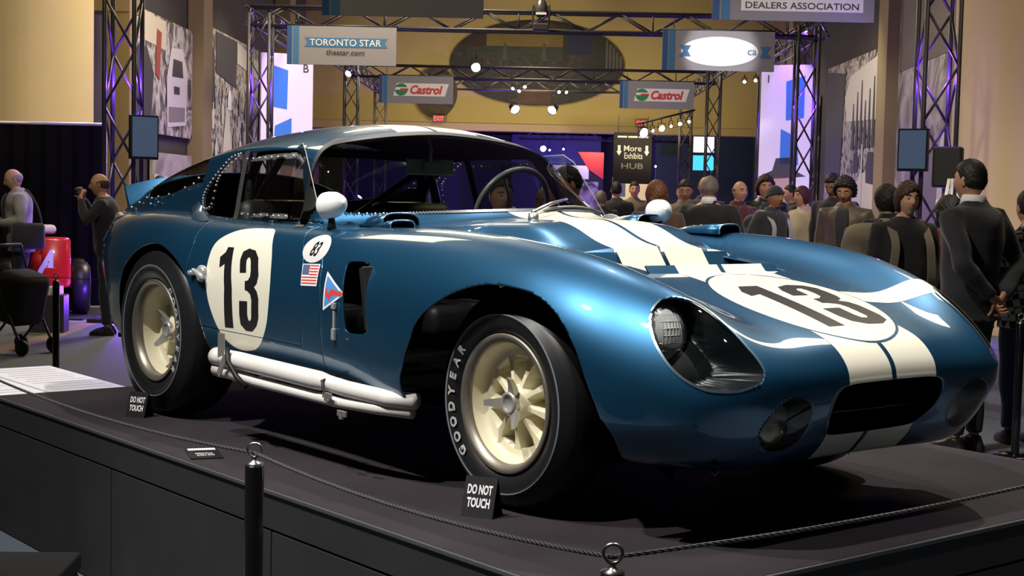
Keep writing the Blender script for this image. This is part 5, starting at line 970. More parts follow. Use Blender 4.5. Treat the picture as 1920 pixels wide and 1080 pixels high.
    bmt = bmesh.new(); box(bmt, (-1.2, 0, .255), (3.9, 1.18, .02)); box(bmt, (-1.12, 0, .285), (1.3, 1.46, .02)); bm_obj('floor_pan', bmt, liner, car)
    # --- cockpit
    seat = mat('seat_black', (.012,.012,.013), .5); bmt = bmesh.new()
    box(bmt, (-1.02, 0, .80), (.30, 1.16, .10), bev=.03); bm_obj('dashboard', bmt, mat('dash_black', (.01,.01,.011), .55), car)
    bmt = bmesh.new(); box(bmt, (-2.16, 0, .60), (.02, 1.08, .50), Matrix.Rotation(R(-12), 3, 'Y'))
    bm_obj('rear_bulkhead', bmt, mat('bulkhead_black', (.012,.014,.012), .3, .3), car)
    bmt = bmesh.new()
    for (y, z) in ((.02,.80),(-.10,.72),(.16,.72),(.30,.80),(-.32,.74)): tube(bmt, [(-2.10, y+.035*math.cos(a), z+.035*math.sin(a)) for a in np.linspace(0, 2*PI, 19)[:-1]], .004, 6, closed=True)
    bm_obj('bulkhead_hole_ring', bmt, mat('ring_grey', (.25,.27,.25), .35, .8), car)
    for s in (-1, 1):
        bmt = bmesh.new(); box(bmt, (-1.78, s*.33, .42), (.48, .44, .14), bev=.04); box(bmt, (-2.0, s*.33, .68), (.12, .44, .50), Matrix.Rotation(R(-14), 3, 'Y'), .05); bm_obj('seat', bmt, seat, car, smooth=True)
    bmt = bmesh.new(); hoop = [(-2.05, -.50, .3), (-2.05, -.50, .85), (-2.08, -.44, 1.08), (-2.10, -.30, 1.13), (-2.10, .30, 1.13), (-2.08, .44, 1.08), (-2.05, .50, .85), (-2.05, .50, .3)]
    tube(bmt, spline(hoop, 4, False), .02, 10); tube(bmt, [(-2.1, -.30, 1.12), (-2.55, -.25, .8)], .016, 8); tube(bmt, [(-2.08, .44, 1.08), (-2.05, -.40, .6)], .018, 8); bm_obj('roll_hoop', bmt, mat('hoop_black', (.015,.015,.015), .3), car)
    bmt = bmesh.new(); cst = Vector((-1.30, .33, .905)); ax = Matrix.Rotation(R(-68), 3, 'Y')
    tube(bmt, [cst+ax @ Vector((.185*math.cos(a), .185*math.sin(a), 0)) for a in np.linspace(0, 2*PI, 41)[:-1]], .0125, 8, closed=True)
    for a in (90, 210, 330): tube(bmt, [cst, cst+ax @ Vector((.18*math.cos(R(a)), .18*math.sin(R(a)), 0))], .008, 6)
    tube(bmt, [cst, cst+Vector((.25, 0, -.11))], .02, 8); bm_obj('steering_wheel', bmt, mat('wheel_rim_grey', (.10,.10,.09), .35), car, smooth=True)
    bmt = bmesh.new(); box(bmt, (-1.43, 0, 1.075), (.012, .215, .068), Matrix.Rotation(R(-10), 3, 'Z') @ Matrix.Rotation(R(-8), 3, 'Y'), .006); bm_obj('rear_view_mirror', bmt, mat('mirror_glassy', (.42,.58,.50), .3, .2), car)
    bmt = bmesh.new(); tube(bmt, [(-1.42, -.01, 1.08), (-1.41, -.01, 1.15), (-1.43, -.01, 1.19)], .007, 8); box(bmt, (-1.418, 0, 1.075), (.02, .09, .05), bev=.01); bm_obj('mirror_stem', bmt, mat('stem_grey', (.35,.38,.36), .4), car)
    # --- wing mirrors, white bullet shells
    shellw = mat('mirror_white', (.80,.80,.78), .35, coat=.5)
    for (x, y, z, rz) in ((-1.08, -.695, .918, 8), (-.765, .665, .915, -20)):
        bmt = bmesh.new(); lathe(bmt, [(.0,.075),(.018,.070),(.034,.055),(.045,.032),(.050,.0),(.050,-.02),(.046,-.028)], 'x', 28); mo = bm_obj('wing_mirror', bmt, shellw, car, smooth=True); mo.location = (x, y, z); mo.rotation_euler = (0, R(-8), R(rz))
        bmt = bmesh.new(); lathe(bmt, [(0,-.027),(.046,-.028)], 'x', 28); bm_obj('mirror_glass', bmt, mat('mirror_silver', (.8,.8,.8), .03, 1.), mo)
        bmt = bmesh.new(); tube(bmt, [(0, 0, -.045), (0, 0, -.066), (-.004, 0, -.088)], [.011,.014,.018], 10); bm_obj('mirror_stalk', bmt, black, mo)
    # --- cowl scoops
    def scoop(name, x, y, z, L, w, h, rz=0):
        P = []; Fq = []; k = 15
        for i, (t, sw_, sh) in enumerate(((0, 1, 1), (.25, .98, .98), (.6, .9, .75), (1, .7, .08))):
            for j in range(k):
                a = PI*j/(k-1); c_, s_ = math.cos(a), math.sin(a)
                P.append((-L*t, w*.5*sw_*np.sign(c_)*abs(c_)**.55, h*sh*abs(s_)**.6-.0))
        for i in range(3):
            for j in range(k-1): Fq.append(((i+1)*k+j, (i+1)*k+j+1, i*k+j+1, i*k+j))
        o = mesh_obj(name, P, Fq, [blue, liner], car, smooth=True, loc=(x, y, z)); o.rotation_euler = (0, 0, rz)
        md = o.modifiers.new('thickness', 'SOLIDIFY'); md.thickness = .004; md.material_offset = 1; md.offset = -1; md.use_rim = True; md.material_offset_rim = 0
        bmt = bmesh.new(); tube(bmt, [P[j] for j in range(k)], .003, 6); bm_obj('scoop_edge', bmt, mat('edge_blue_bright', (.35,.50,.70), .25, .8), o)
        P2 = [(-.055, p[1]*.97, p[2]*.97) for p in P[:k]]; mesh_obj('scoop_throat', P2, [tuple(range(k))], liner, o)
    scoop('cowl_scoop', -.83, -.555, .845, .22, .155, .052, R(-4)); scoop('cowl_scoop', -.755, -.60, .845, .16, .10, .028, R(-4))
    scoop('cowl_scoop', -.72, .575, .852, .24, .15, .052, R(4)); scoop('cowl_scoop', -.30, .585, .840, .28, .125, .038, R(4))
    # --- quarter intake scoop under the rear side window
    P = [(-2.30,-.600,.913),(-2.363,-.603,.888),(-2.355,-.613,.862),(-2.25,-.668,.848),(-2.146,-.714,.836),(-2.06,-.722,.830),(-2.00,-.712,.836),(-2.158,-.628,.857),(-2.228,-.614,.878)]
    P = [np.array(p) for p in P]; cen = np.mean(P, 0)+np.array([0, -.012, .006])
    for s in (-1, 1):
        Q = [p*[1, -s, 1] for p in P]; mesh_obj('quarter_intake', Q+[cen*[1, -s, 1]], [(i, (i+1) % 9, 9) for i in range(9)], blue, car, smooth=True)
    # --- fuel filler, latch, fasteners
    bmt = bmesh.new(); lathe(bmt, [(.034,0),(.034,-.014),(.028,-.020),(.018,-.024),(.0,-.026)], 'y', 24, center=(-1.80, -.832, .63)); box(bmt, (-1.795, -.863, .632), (.075, .018, .014), Matrix.Rotation(R(20), 3, 'Y'), .003); tube(bmt, [(-1.85,-.845,.632),(-1.87,-.862,.628)], .012, 8)
    bm_obj('fuel_filler', bmt, chrome, car, smooth=True)
    bmt = bmesh.new(); box(bmt, (-.804, -.846, .525), (.012, .008, .07), bev=.002); box(bmt, (-.805, -.848, .575), (.022, .012, .022), bev=.003); box(bmt, (-.803, -.848, .478), (.02, .012, .04), bev=.003); bm_obj('bonnet_latch', bmt, chrome, car)
    # --- wiper
    bmt = bmesh.new(); pv = Vector((-.50, -.185, .905))
    h = BVH.ray_cast(Vector((-.50, -.20, 2)), Vector((0, 0, -1))); z0 = h[0].z
    lathe(bmt, [(.0,.025),(.018,.022),(.02,0)], 'z', 16, center=(-.52, -.20, z0)); 
    def onscreen(x, y, d): 
        hh = BVH.ray_cast(Vector((x, y, 2)), Vector((0, 0, -1))); return hh[0]+hh[1]*d
    tube(bmt, [onscreen(-.52, -.20, .024), onscreen(-.60, -.06, .035), onscreen(-.665, .07, .03)], [.009,.007,.005], 8)
    tube(bmt, [onscreen(-.585, -.17+.04*k+.0, .008) if False else onscreen(-.60-.012*k, -.12+.055*k, .010) for k in range(8)], .005, 6)
    bm_obj('wiper', bmt, mat('wiper_steel', (.55,.55,.54), .3, .9), car, smooth=True)
    # wiper motor hoop by the far pillar
    bmt = bmesh.new(); hh = onscreen(-1.0, .62, .0)
    for rr_ in (.06, .052, .044): tube(bmt, [(hh.x+.02*math.cos(a)*0+rr_*math.cos(a), hh.y+.3*rr_*math.cos(a), hh.z+rr_*math.sin(a)*.9) for a in np.linspace(0, PI, 12)], .005, 6)
    bm_obj('breather_hose', bmt, mat('hose_grey', (.30,.28,.26), .45), car, smooth=True)
    # --- side exhaust
    pipe = mat('white_pipe', (.74,.70,.66), .42, noise=.10, nscale=14)
    for s in (-1, 1):
        ex = empty('side_exhaust', (0, 0, 0), 0, car)
        bmt = bmesh.new(); pts = [(-1.635,s*.858,.318),(-1.60,s*.86,.319),(-1.45,s*.868,.322),(-.86,s*.868,.312),(-.80,s*.866,.310),(-.70,s*.858,.302),(-.50,s*.82,.29),(-.40,s*.78,.29)]
        tube(bmt, pts, [.036,.034,.034,.034,.028,.028,.028,.028], 16); bm_obj('main_pipe', bmt, pipe, ex, smooth=True)
        bmt = bmesh.new(); tube(bmt, [(-1.635,s*.852,.268),(-1.55,s*.855,.268),(-1.30,s*.87,.258),(-.75,s*.868,.252),(-.55,s*.83,.252),(-.42,s*.78,.25)], [.030,.028,.019,.019,.021,.021], 14); bm_obj('lower_pipe', bmt, pipe, ex, smooth=True)
        bmt = bmesh.new(); box(bmt, (-1.53, s*.893, .365), (.05, .006, .11), bev=.002); box(bmt, (-1.50, s*.905, .30), (.03, .006, .10), Matrix.Rotation(R(35), 3, 'Y'), .002); bm_obj('pipe_bracket', bmt, mat('bracket_steel', (.55,.52,.48), .35, .8), ex)
        for P_, rr_ in (([(-1.46,s*.905,.37),(-1.44,s*.912,.32),(-1.38,s*.908,.27),(-1.33,s*.895,.235)], .010), ([(-.80,s*.83,.335),(-.79,s*.90,.32),(-.77,s*.905,.29),(-.75,s*.895,.265)], .006)):
            bmt = bmesh.new(); tube(bmt, P_, rr_, 8); bm_obj('pipe_strap', bmt, black, ex)
        for (x, z) in ((-.755,.275),(-.66,.225)):
            bmt = bmesh.new(); box(bmt, (x, s*.900, z), (.055, .008, .02), None, .002); box(bmt, (x, s*.903, z-.004), (.02, .01, .03), None, .002); bm_obj('pipe_clamp', bmt, MATS['bracket_steel'], ex)
    # --- wheels
    rubber = mat('tyre_rubber', (.012,.012,.013), .38, spec=.35); mag = mat('magnesium', (.30,.265,.215), .42, .75, noise=.12, nscale=20); creamw = mat('wheel_cream', (.74,.68,.48), .45, noise=.06, nscale=12)
    wall = mat('tyre_letter', (.42,.42,.40), .5); disc = mat('brake_dark', (.03,.028,.024), .5, .4)
    def wheel(x, yo, s, Rt, wid, dish, letters, ears):
        w = empty('wheel', (x, s*yo, Rt if False else (0.33 if Rt < .34 else .36)), 0 if s < 0 else PI, car)
        # local frame: outer face looks along -y
        rf = .2175; bmt = bmesh.new()
        prof = [(rf-.006,.012),(rf+.004,.002),(rf+.020,-.010),(.262,-.017),(.2745,-.0165),(.2775,-.020),(.2805,-.0165),(Rt-.030,-.006),(Rt-.014,.012),(Rt-.009,.018),(Rt-.008,.024),(Rt-.0035,.030),(Rt,.055),(Rt,wid-.055),(Rt-.006,wid-.03),(Rt-.03,wid+.0),(.25,wid+.01),(rf-.006,wid-.01)]
        mi = [0]*len(prof); mi[4] = mi[5] = 1
        lathe(bmt, prof, 'y', 96, mi); bm_obj('tyre', bmt, [rubber, mat('tyre_pinstripe', (.16,.18,.20), .4)], w, smooth=True)
        bmt = bmesh.new()
        lathe(bmt, [(rf-.012,.02),(rf,.004),(rf,-.003),(rf-.004,-.006),(rf-.016,-.004),(rf-.020,.002),(rf-.025,.004),(rf-.030,dish*.35)], 'y', 72); bm_obj('rim', bmt, mag, w, smooth=True)
        # cream cast centre: ring, eight spokes, hub
        bmt = bmesh.new(); lathe(bmt, [(rf-.0300,dish*.35),(rf-.034,dish*.6),(rf-.038,dish*.9),(.172,dish+.0),(.164,dish+.004),(.150,dish+.002),(.142,dish+.008),(.140,dish+.05)], 'y', 64)
        lathe(bmt, [(.060,dish+.06),(.056,dish-.012),(.046,dish-.026),(.03,dish-.03)], 'y', 32)
        bm_obj('wheel_centre', bmt, creamw, w, smooth=True)
        for k in range(9):
            bms = bmesh.new(); a0 = .150; prof4 = []
            for (r, hw, f, b) in ((.048,.014,-.012,.05),(.09,.012,-.006,.05),(.125,.018,.0,.05),(.152,.034,.003,.05)):
                prof4.append([bms.verts.new((r, f, hw*.55)), bms.verts.new((r, f, -hw*.55)), bms.verts.new((r, b, -hw*1.5)), bms.verts.new((r, b, hw*1.5))])
            for A_, B_ in zip(prof4, prof4[1:]):
                for j in range(4): bms.faces.new((A_[j], A_[(j+1) % 4], B_[(j+1) % 4], B_[j]))
            bmesh.ops.recalc_face_normals(bms, faces=bms.faces); sp = bm_obj('spoke', bms, creamw, w); sp.location = (0, dish, 0); sp.rotation_euler = (0, R(40*k+12), 0)
        bmt = bmesh.new(); lathe(bmt, [(.165,dish+.075),(.0,dish+.075)], 'y', 40); bm_obj('brake_disc', bmt, disc, w)
        # three-eared knock-off
        bmt = bmesh.new(); y0 = dish-.016; lathe(bmt, [(.036,y0+.01),(.038,y0-.022),(.034,y0-.030),(.027,y0-.032),(.024,y0-.026),(.0,y0-.024)], 'y', 32)
        for a in ears:
            A_ = R(a); d = Vector((math.cos(A_), 0, math.sin(A_))); t = Vector((-math.sin(A_), 0, math.cos(A_)))
            P4 = []
            for (r, hw, yy, th) in ((.028,.017,y0-.012,.012),(.06,.013,y0-.028,.010),(.088,.009,y0-.048,.007)):
                c_ = d*r+Vector((0, yy, 0)); P4.append([bmt.verts.new(c_+t*hw+Vector((0, -th, 0))), bmt.verts.new(c_-t*hw+Vector((0, -th, 0))), bmt.verts.new(c_-t*hw+Vector((0, th, 0))), bmt.verts.new(c_+t*hw+Vector((0, th, 0)))])
            for A2, B2 in zip(P4, P4[1:]):
                for j in range(4): bmt.faces.new((A2[j], A2[(j+1) % 4], B2[(j+1) % 4], B2[j]))
            bmt.faces.new(P4[-1]); 
        bmesh.ops.recalc_face_normals(bmt, faces=bmt.faces); bm_obj('knock_off_nut', bmt, mat('nut_chrome', (.52,.50,.46), .3, .55), w)
        for (txt, mid) in letters:
            ang = mid+45
            for ch in txt:
                TV, TF = text_mesh(ch, .040, .0018, 1.05); a = R(ang); ang -= 90/8*1.02 if len(txt) > 5 else 11
                P = []
                for (u, vv, _) in TV:
                    r = .250+vv; th = a-u/.25; P.append((r*math.cos(th), -.0165-.0012 if r > .24 else -.0150, r*math.sin(th)))
                mesh_obj('tyre_letter', P, TF, wall, w)
        return w
    ef = (69, 184, -49)
    L = [('GOODYEAR', 178)]
    wheel(0, .734, -1, .33, .19, .060, L, ef); wheel(0, .734, 1, .33, .19, .060, L, ef)
    wheel(-2.286, .808, -1, .36, .23, .095, [('GOODYEAR', 0)], (112, 232, 352)); wheel(-2.286, .808, 1, .36, .23, .095, [('GOODYEAR', 0)], (112, 232, 352))
    # tow hook under the nose
    bmt = bmesh.new(); tube(bmt, [(.50,-.35,.22),(.515,-.35,.165),(.535,-.35,.155),(.545,-.35,.175)], .008, 8); bm_obj('tow_hook', bmt, mat('brass', (.45,.34,.16), .35, .9), car)
    return car
def blue_paint():
    m = bpy.data.materials.new('blue_paint'); m.use_nodes = True; nt = m.node_tree; b = nt.nodes['Principled BSDF']
    b.inputs['Base Color'].default_value = (.012, .086, .178, 1); b.inputs['Metallic'].default_value = .68; b.inputs['Roughness'].default_value = .36
    b.inputs['Coat Weight'].default_value = 1.; b.inputs['Coat Roughness'].default_value = .03
    tc = nt.nodes.new('ShaderNodeTexCoord'); n = nt.nodes.new('ShaderNodeTexNoise'); n.inputs['Scale'].default_value = 900; nt.links.new(tc.outputs['Object'], n.inputs['Vector'])
    mr = nt.nodes.new('ShaderNodeMapRange'); mr.inputs[3].default_value = .32; mr.inputs[4].default_value = .42; nt.links.new(n.outputs['Fac'], mr.inputs[0]); nt.links.new(mr.outputs[0], b.inputs['Roughness'])
    MATS['blue_paint'] = m
blue_paint()
build_car()
# ------------------------------------------------------------------ people
def loft(bmx, rings, seg=20):
    """rings of (centre, depth radius, width radius[, tilt about y]) facing +x, joined into a closed skin"""
    R_ = []
    for r in rings:
        c, a, b = Vector(r[0]), r[1], r[2]; tl = r[3] if len(r) > 3 else 0.
        R_.append([bmx.verts.new(c+Matrix.Rotation(tl, 3, 'Y') @ Vector((a*math.cos(k*2*PI/seg), b*math.sin(k*2*PI/seg), 0))) for k in range(seg)])
    for A, B in zip(R_, R_[1:]):
        for k in range(seg): bmx.faces.new((A[k], A[(k+1) % seg], B[(k+1) % seg], B[k]))
    bmx.faces.new(R_[0][::-1]); bmx.faces.new(R_[-1])
def remeshed(bmx, vox, smooth_it=4, amp=0., nsc=9., seed=0):
    """fuse overlapping skins into one continuous surface"""
    me = bpy.data.meshes.new('skin'); bmesh.ops.recalc_face_normals(bmx, faces=bmx.faces); bmx.to_mesh(me); bmx.free()
    ob = bpy.data.objects.new('skin', me); COL.objects.link(ob)
    md = ob.modifiers.new('r', 'REMESH'); md.mode = 'VOXEL'; md.voxel_size = vox; md.use_smooth_shade = True
    m2 = ob.modifiers.new('s', 'SMOOTH'); m2.factor = .6; m2.iterations = smooth_it
    out = bpy.data.meshes.new_from_object(ob.evaluated_get(bpy.context.evaluated_depsgraph_get())); bpy.data.objects.remove(ob); bpy.data.meshes.remove(me)
    n = len(out.vertices); V = np.empty(n*3); out.vertices.foreach_get('co', V); V = V.reshape(-1, 3)
    if amp:
        Nn = np.empty(n*3); out.vertices.foreach_get('normal', Nn); Nn = Nn.reshape(-1, 3)
        d = np.sin(V[:, 2]*nsc*3.1+3*np.sin(V[:, 1]*nsc+seed)+2*np.sin(V[:, 0]*nsc*1.3+seed*2))+.6*np.sin(V[:, 0]*nsc*2.7+V[:, 2]*nsc*1.7+seed)
        V = V+Nn*(amp*d)[:, None]; out.vertices.foreach_set('co', V.ravel())
    F = [list(p.vertices) for p in out.polygons]; bpy.data.meshes.remove(out)
    return V, F
def head_mesh(nt=30, npf=40):
    V = [];
    for i in range(nt+1):
        th = PI*i/nt; z = math.cos(th); s = math.sin(th)
        for j in range(npf):
            ph = 2*PI*j/npf; V.append((s*math.cos(ph), s*math.sin(ph), z))
    V = np.array(V); x, y, z = V[:, 0].copy(), V[:, 1].copy(), V[:, 2].copy()
    X = x*.098; Y = y*.077; Z = z*.120
    jaw = np.clip(-z, 0, 1); Y *= 1-.30*jaw**1.3; X = np.where(x < 0, X*(1-.30*jaw), X*(1-.04*jaw)); X = np.where((x < 0) & (z > -.2), X*1.05, X)
    Y *= np.where(z > .3, 1-.03*z, 1); f = np.clip(x*2.2, 0, 1)
    g = lambda cy, cz, sy, sz: np.exp(-((abs(Y)-cy)/sy)**2-((Z-cz)/sz)**2)
    X += f*(.026*np.exp(-(Y/.013)**2)*np.where(Z > -.020, np.exp(-((Z+.020)/.036)**2), np.exp(-((Z+.020)/.010)**2))+.006*g(.03, .032, .03, .010)-.011*g(.032, .012, .017, .014)+.006*np.exp(-(Y/.024)**2-((Z+.056)/.010)**2)+.010*np.exp(-(Y/.03)**2-((Z+.100)/.018)**2)+.004*g(.045, -.02, .02, .02)+.004*g(.011, -.026, .008, .008))
    V = np.stack([X, Y, Z], 1); F = []
    for i in range(nt):
        for j in range(npf): F.append((i*npf+j, (i+1)*npf+j, (i+1)*npf+(j+1) % npf, i*npf+(j+1) % npf))
    return V, F
HV_, HF_ = head_mesh()
def head_shell(fn, off, rough=0., seed=0., nsc=60.):
    """part of the head surface where fn > 0, lifted off the scalp: hair, caps"""
    tri = []; 
    for f in HF_: tri += [(f[0], f[1], f[2]), (f[0], f[2], f[3])]
    N = HV_/np.array([.098, .077, .12])**2; N /= np.linalg.norm(N, axis=1, keepdims=True)+1e-9
    v, n, f = refine(HV_.copy(), N, np.array(tri)); v, n, f = clip(v, n, f, fn(v)); d = fn(v)
    o = off(v) if callable(off) else off
    w = np.clip(d/.012, 0, 1)**.5; nz = np.sin(v[:, 0]*nsc*2.1+seed)*np.sin(v[:, 1]*nsc*2.3+2*seed)*np.sin(v[:, 2]*nsc*1.9+seed)
    return v+n*((o*w)+rough*nz*w+.0015)[:, None], f
def hand(bmx, wrist, d, nrm, curl=.5, side=1, s=1.):
    """palm, four unequal fingers and a thumb off the side of the palm; d along the hand, nrm out of the back of the hand"""
    d = Vector(d).normalized(); nrm = (Vector(nrm)-d*Vector(nrm).dot(d)).normalized(); w = d.cross(nrm)*side; wrist = Vector(wrist)
    for k in range(4): pass
    R_ = []
    for (t, hw, th) in ((-.02,.024,.018),(.0,.026,.018),(.03,.036,.016),(.065,.041,.014),(.09,.039,.011),(.098,.034,.007)):
        c = wrist+d*t*s; R_.append([bmx.verts.new(c+(w*hw*math.cos(a)+nrm*th*math.sin(a))*s) for a in np.linspace(0, 2*PI, 13)[:-1]])
    for A, B in zip(R_, R_[1:]):
        for k in range(12): f = bmx.faces.new((A[k], A[(k+1) % 12], B[(k+1) % 12], B[k])); f.smooth = True
    bmx.faces.new(R_[-1]); bmx.faces.new(R_[0][::-1])
    def finger(base, dr, L, r, cu, ax):
        P = [base-dr*.012*s]; p = base; q = dr.copy(); rr = [r*1.05]
        for i, l in enumerate((.45, .32, .23)):
            P.append(p.copy()); rr.append(r*(1-.10*i)); q = Matrix.Rotation(cu*(1., 1.15, .8)[i], 3, ax) @ q; p = p+q*L*l*s
        P.append(p); rr.append(r*.62); tube(bmx, P, [x*s for x in rr], 8)
    for k, (off, L) in enumerate(((.030,.072),(.010,.080),(-.010,.075),(-.029,.058))):
        finger(wrist+d*.092*s+w*off*s, (d+w*off*1.2).normalized(), L, .0085, -curl*side*side, w*1.0)
    finger(wrist+d*.030*s+w*.036*s, (d*.75+w*.85-nrm*.25).normalized(), .068, .0100, -curl*.45, w)
SKIN = {}
def skin_m(c):
    if c not in SKIN: SKIN[c] = mat('skin_'+str(len(SKIN)), c, .55, noise=.06, nscale=25)
    return SKIN[c]
def cloth(name, c, rough=.85, **k): return mat('cloth_'+name, c, rough, noise=.12, nscale=10, bump=.25, bscale=90, sheen=.2, **k)
PROTO = {}
def person(u, v, face, height, label, skin='#b98a6c', hair='short', hairc='#1c1410', top='jacket', topc=None, legc=None, arms='rest', lean=0., twist=0., headturn=0., nod=0., collar=None, under=None, build=1., legs='stand', vox=.020, group='visitors in the hall'):
    s = height/1.76; sk = skin_m(skin); hm = mat('hair_'+hairc, hairc, .6, noise=.3, nscale=60); topc = topc or cloth('black', (.012,.012,.014)); legc = legc or cloth('dark_trousers', (.016,.016,.02))
    P = hall_obj(empty('person'), u, v, 0, 0); P.rotation_euler = (0, 0, RZ+face); P.scale = (s, s, s); tag(P, label, 'person', group)
    L = R(lean); pv = Vector((0, 0, .94))
    def up(p): return pv+Matrix.Rotation(L, 3, 'Y') @ (Vector(p)-pv)      # lean the upper body forward about the hips
    B = build; sh = {1: up((0, .185*B, 1.415)), -1: up((0, -.185*B, 1.415))}
    A = {}
    for sd in (1, -1):
        a = arms[0 if sd == 1 else 1] if isinstance(arms, tuple) else arms
        T = {'rest': ((-.01,.235*B,1.14),(.06,.225*B,.90)), 'pocket': ((-.07,.27*B,1.15),(.07,.17*B,.98)), 'hold': ((.02,.25*B,1.15),(.24,.13,1.14)), 'camera': ((.17,.27*B,1.24),(.235,.075,1.50)), 'behind': ((-.13,.24*B,1.14),(-.19,.05,.945)), 'point': ((.06,.26*B,1.17),(.26,.18,1.06)), 'cross': ((.06,.26*B,1.18),(.17,-.02,1.20)), 'strap': ((.07,.26*B,1.17),(.14,.13,1.32))}[a]
        e, w = [up((q[0], q[1]*sd, q[2])) for q in T]; A[sd] = (sh[sd], e, w, a)
    hipw = .092; st = {'stand': ((0,0),(0,0)), 'stride': ((.16,.02),(-.18,.02))}[legs]
    def torso_rings(g, z0=.84, z1=1.50, belly=0.):
        T = [(.84,.105,.158),(.93,.115,.170),(1.04,.108,.152),(1.16,.114,.158),(1.28,.122,.176),(1.37,.116,.188),(1.43,.098,.165),(1.465,.075,.105),(1.50,.060,.066)]
        return [(up((.012 if .9 < z < 1.2 else 0, 0, z)), a*B+g+(belly if 1.0 < z < 1.25 else 0), b*B+g, L) for z, a, b in T if z0 <= z <= z1]
    def arm_tube(bmx, sd, g, to=1.):
        a, e, w, _ = A[sd]; w2 = e+(w-e)*to; ins = a+Vector((0, -sd*.05, -.01))
        tube(bmx, [ins, a, a+(e-a)*.3, a+(e-a)*.65, e, e+(w2-e)*.3, e+(w2-e)*.7, w2], [r+g for r in (.055,.058,.054,.047,.041,.043,.034,.028)], 12)
    def leg_tube(bmx, sd, g, to=0.):
        dx, dy = st[0 if sd == 1 else 1]; hp = Vector((0, sd*hipw, .93)); kn = Vector((dx*.55+.02, sd*(hipw+.005), .50)); an = Vector((dx, sd*(hipw+dy), .085)); an = kn+(an-kn)*(1-to)
        tube(bmx, [hp+Vector((0, -sd*.03, .03)), hp, hp+(kn-hp)*.45, kn, kn+(an-kn)*.35, kn+(an-kn)*.7, an], [r+g for r in (.085,.090,.076,.055,.054,.042,.036)], 14)
        return an
    # body: torso, limbs and neck fused, then head and hands joined on
    bmx = bmesh.new(); loft(bmx, torso_rings(0.)); hb = up((.015, 0, 1.50)); hc = up((.036, 0, 1.622)); tube(bmx, [up((-.01, 0, 1.42)), hb, hc-Vector((0, 0, .05))], [.066,.056,.054], 14)
    ank = {}
    for sd in (1, -1): arm_tube(bmx, sd, 0.); ank[sd] = leg_tube(bmx, sd, 0.)
    V, F = remeshed(bmx, vox)
    HR = Matrix.Rotation(headturn, 3, 'Z') @ Matrix.Rotation(L*.4+R(nod), 3, 'Y')
    hm4 = Matrix.Translation(hc) @ HR.to_4x4()
    n0 = len(V); hv = np.array([hm4 @ Vector(p) for p in HV_]); V = np.concatenate([V, hv]); F = F+[tuple(i+n0 for i in f) for f in HF_]
    bmx = bmesh.new()
    for sd in (1, -1):
        a, e, w, pose = A[sd]; d = (w-e).normalized(); cur = {'rest': .35, 'pocket': .6, 'camera': .85, 'hold': .6, 'behind': .7, 'point': .5, 'cross': .4, 'strap': .9}[pose]
        nr = Vector((0, sd, 0)) if pose in ('rest', 'pocket') else (Vector((-1, 0, 0)) if pose == 'behind' else Vector((.2, sd*.4, -.1)) if pose == 'camera' else Vector((0, sd*.6, .6)))
        if pose == 'camera': d = (d+Vector((-.2, -sd*.3, .3))).normalized()
        hand(bmx, w, d, nr, cur, -sd if pose != 'behind' else sd)
    for sd in (1, -1): # ears
        r = bmesh.ops.create_uvsphere(bmx, u_segments=10, v_segments=8, radius=1., matrix=hm4 @ Matrix.Translation((-.008, sd*.077, .0)) @ Matrix.Rotation(R(12*sd), 4, 'Z') @ Matrix.Diagonal((.019, .008, .031, 1)))
    me2 = bpy.data.meshes.new('tmp'); bmx.to_mesh(me2); bmx.free(); n1 = len(V); V = np.concatenate([V, np.array([q.co[:] for q in me2.vertices])]); F = F+[tuple(i+n1 for i in p.vertices) for p in me2.polygons]; bpy.data.meshes.remove(me2)
    lip = mat('lip_'+skin, tuple(c*.62 for c in srgb(skin)), .5); body = mesh_obj('body', V, F, [sk, lip], P, smooth=True)
    cz = HV_[:, 2]; cyy = abs(HV_[:, 1]); nb = len(F)
    fl = [0]*nb; base = n0
    k0 = next(i for i, f in enumerate(F) if f[0] >= n0)
    for q, f in enumerate(HF_):
        c = HV_[list(f)].mean(0)
        if c[0] > .06 and abs(c[2]+.056) < .0085 and abs(c[1]) < .024: fl[k0+q] = 1
    body.data.polygons.foreach_set('material_index', fl)
    # eyes and brows
    bmx = bmesh.new()
    for sd in (1, -1):
        bmesh.ops.create_uvsphere(bmx, u_segments=12, v_segments=8, radius=.0115, matrix=hm4 @ Matrix.Translation((.0795, sd*.031, .012)))
        k = len(bmx.faces)
    for f in bmx.faces: f.smooth = True
    eo = bm_obj('eyes', bmx, mat('eye_white', (.34,.31,.28), .4), body)
    bmx = bmesh.new()
    for sd in (1, -1): bmesh.ops.create_uvsphere(bmx, u_segments=8, v_segments=6, radius=.0058, matrix=hm4 @ Matrix.Translation((.0872, sd*.031, .012)) @ Matrix.Diagonal((.7, 1, 1, 1)))
    bm_obj('iris', bmx, mat('iris_dark', (.02,.014,.01), .2), body)
    bv, bf = head_shell(lambda v: np.minimum.reduce([.0045-abs(v[:, 2]-.034+.08*(abs(v[:, 1])-.03)**2*20), abs(v[:, 1])-.012, .048-abs(v[:, 1]), v[:, 0]-.03]), .002)
    if len(bf): mesh_obj('eyebrows', np.array([hm4 @ Vector(p) for p in bv]), bf, hm, body, smooth=True)
    # hair
    def putshell(nm, fn, off, rough, m, par=P):
        v_, f_ = head_shell(fn, off, rough, height*7, 90.); return mesh_obj(nm, np.array([hm4 @ Vector(p) for p in v_]), f_, m, par, smooth=True)
    x_, y_, z_ = 0, 1, 2
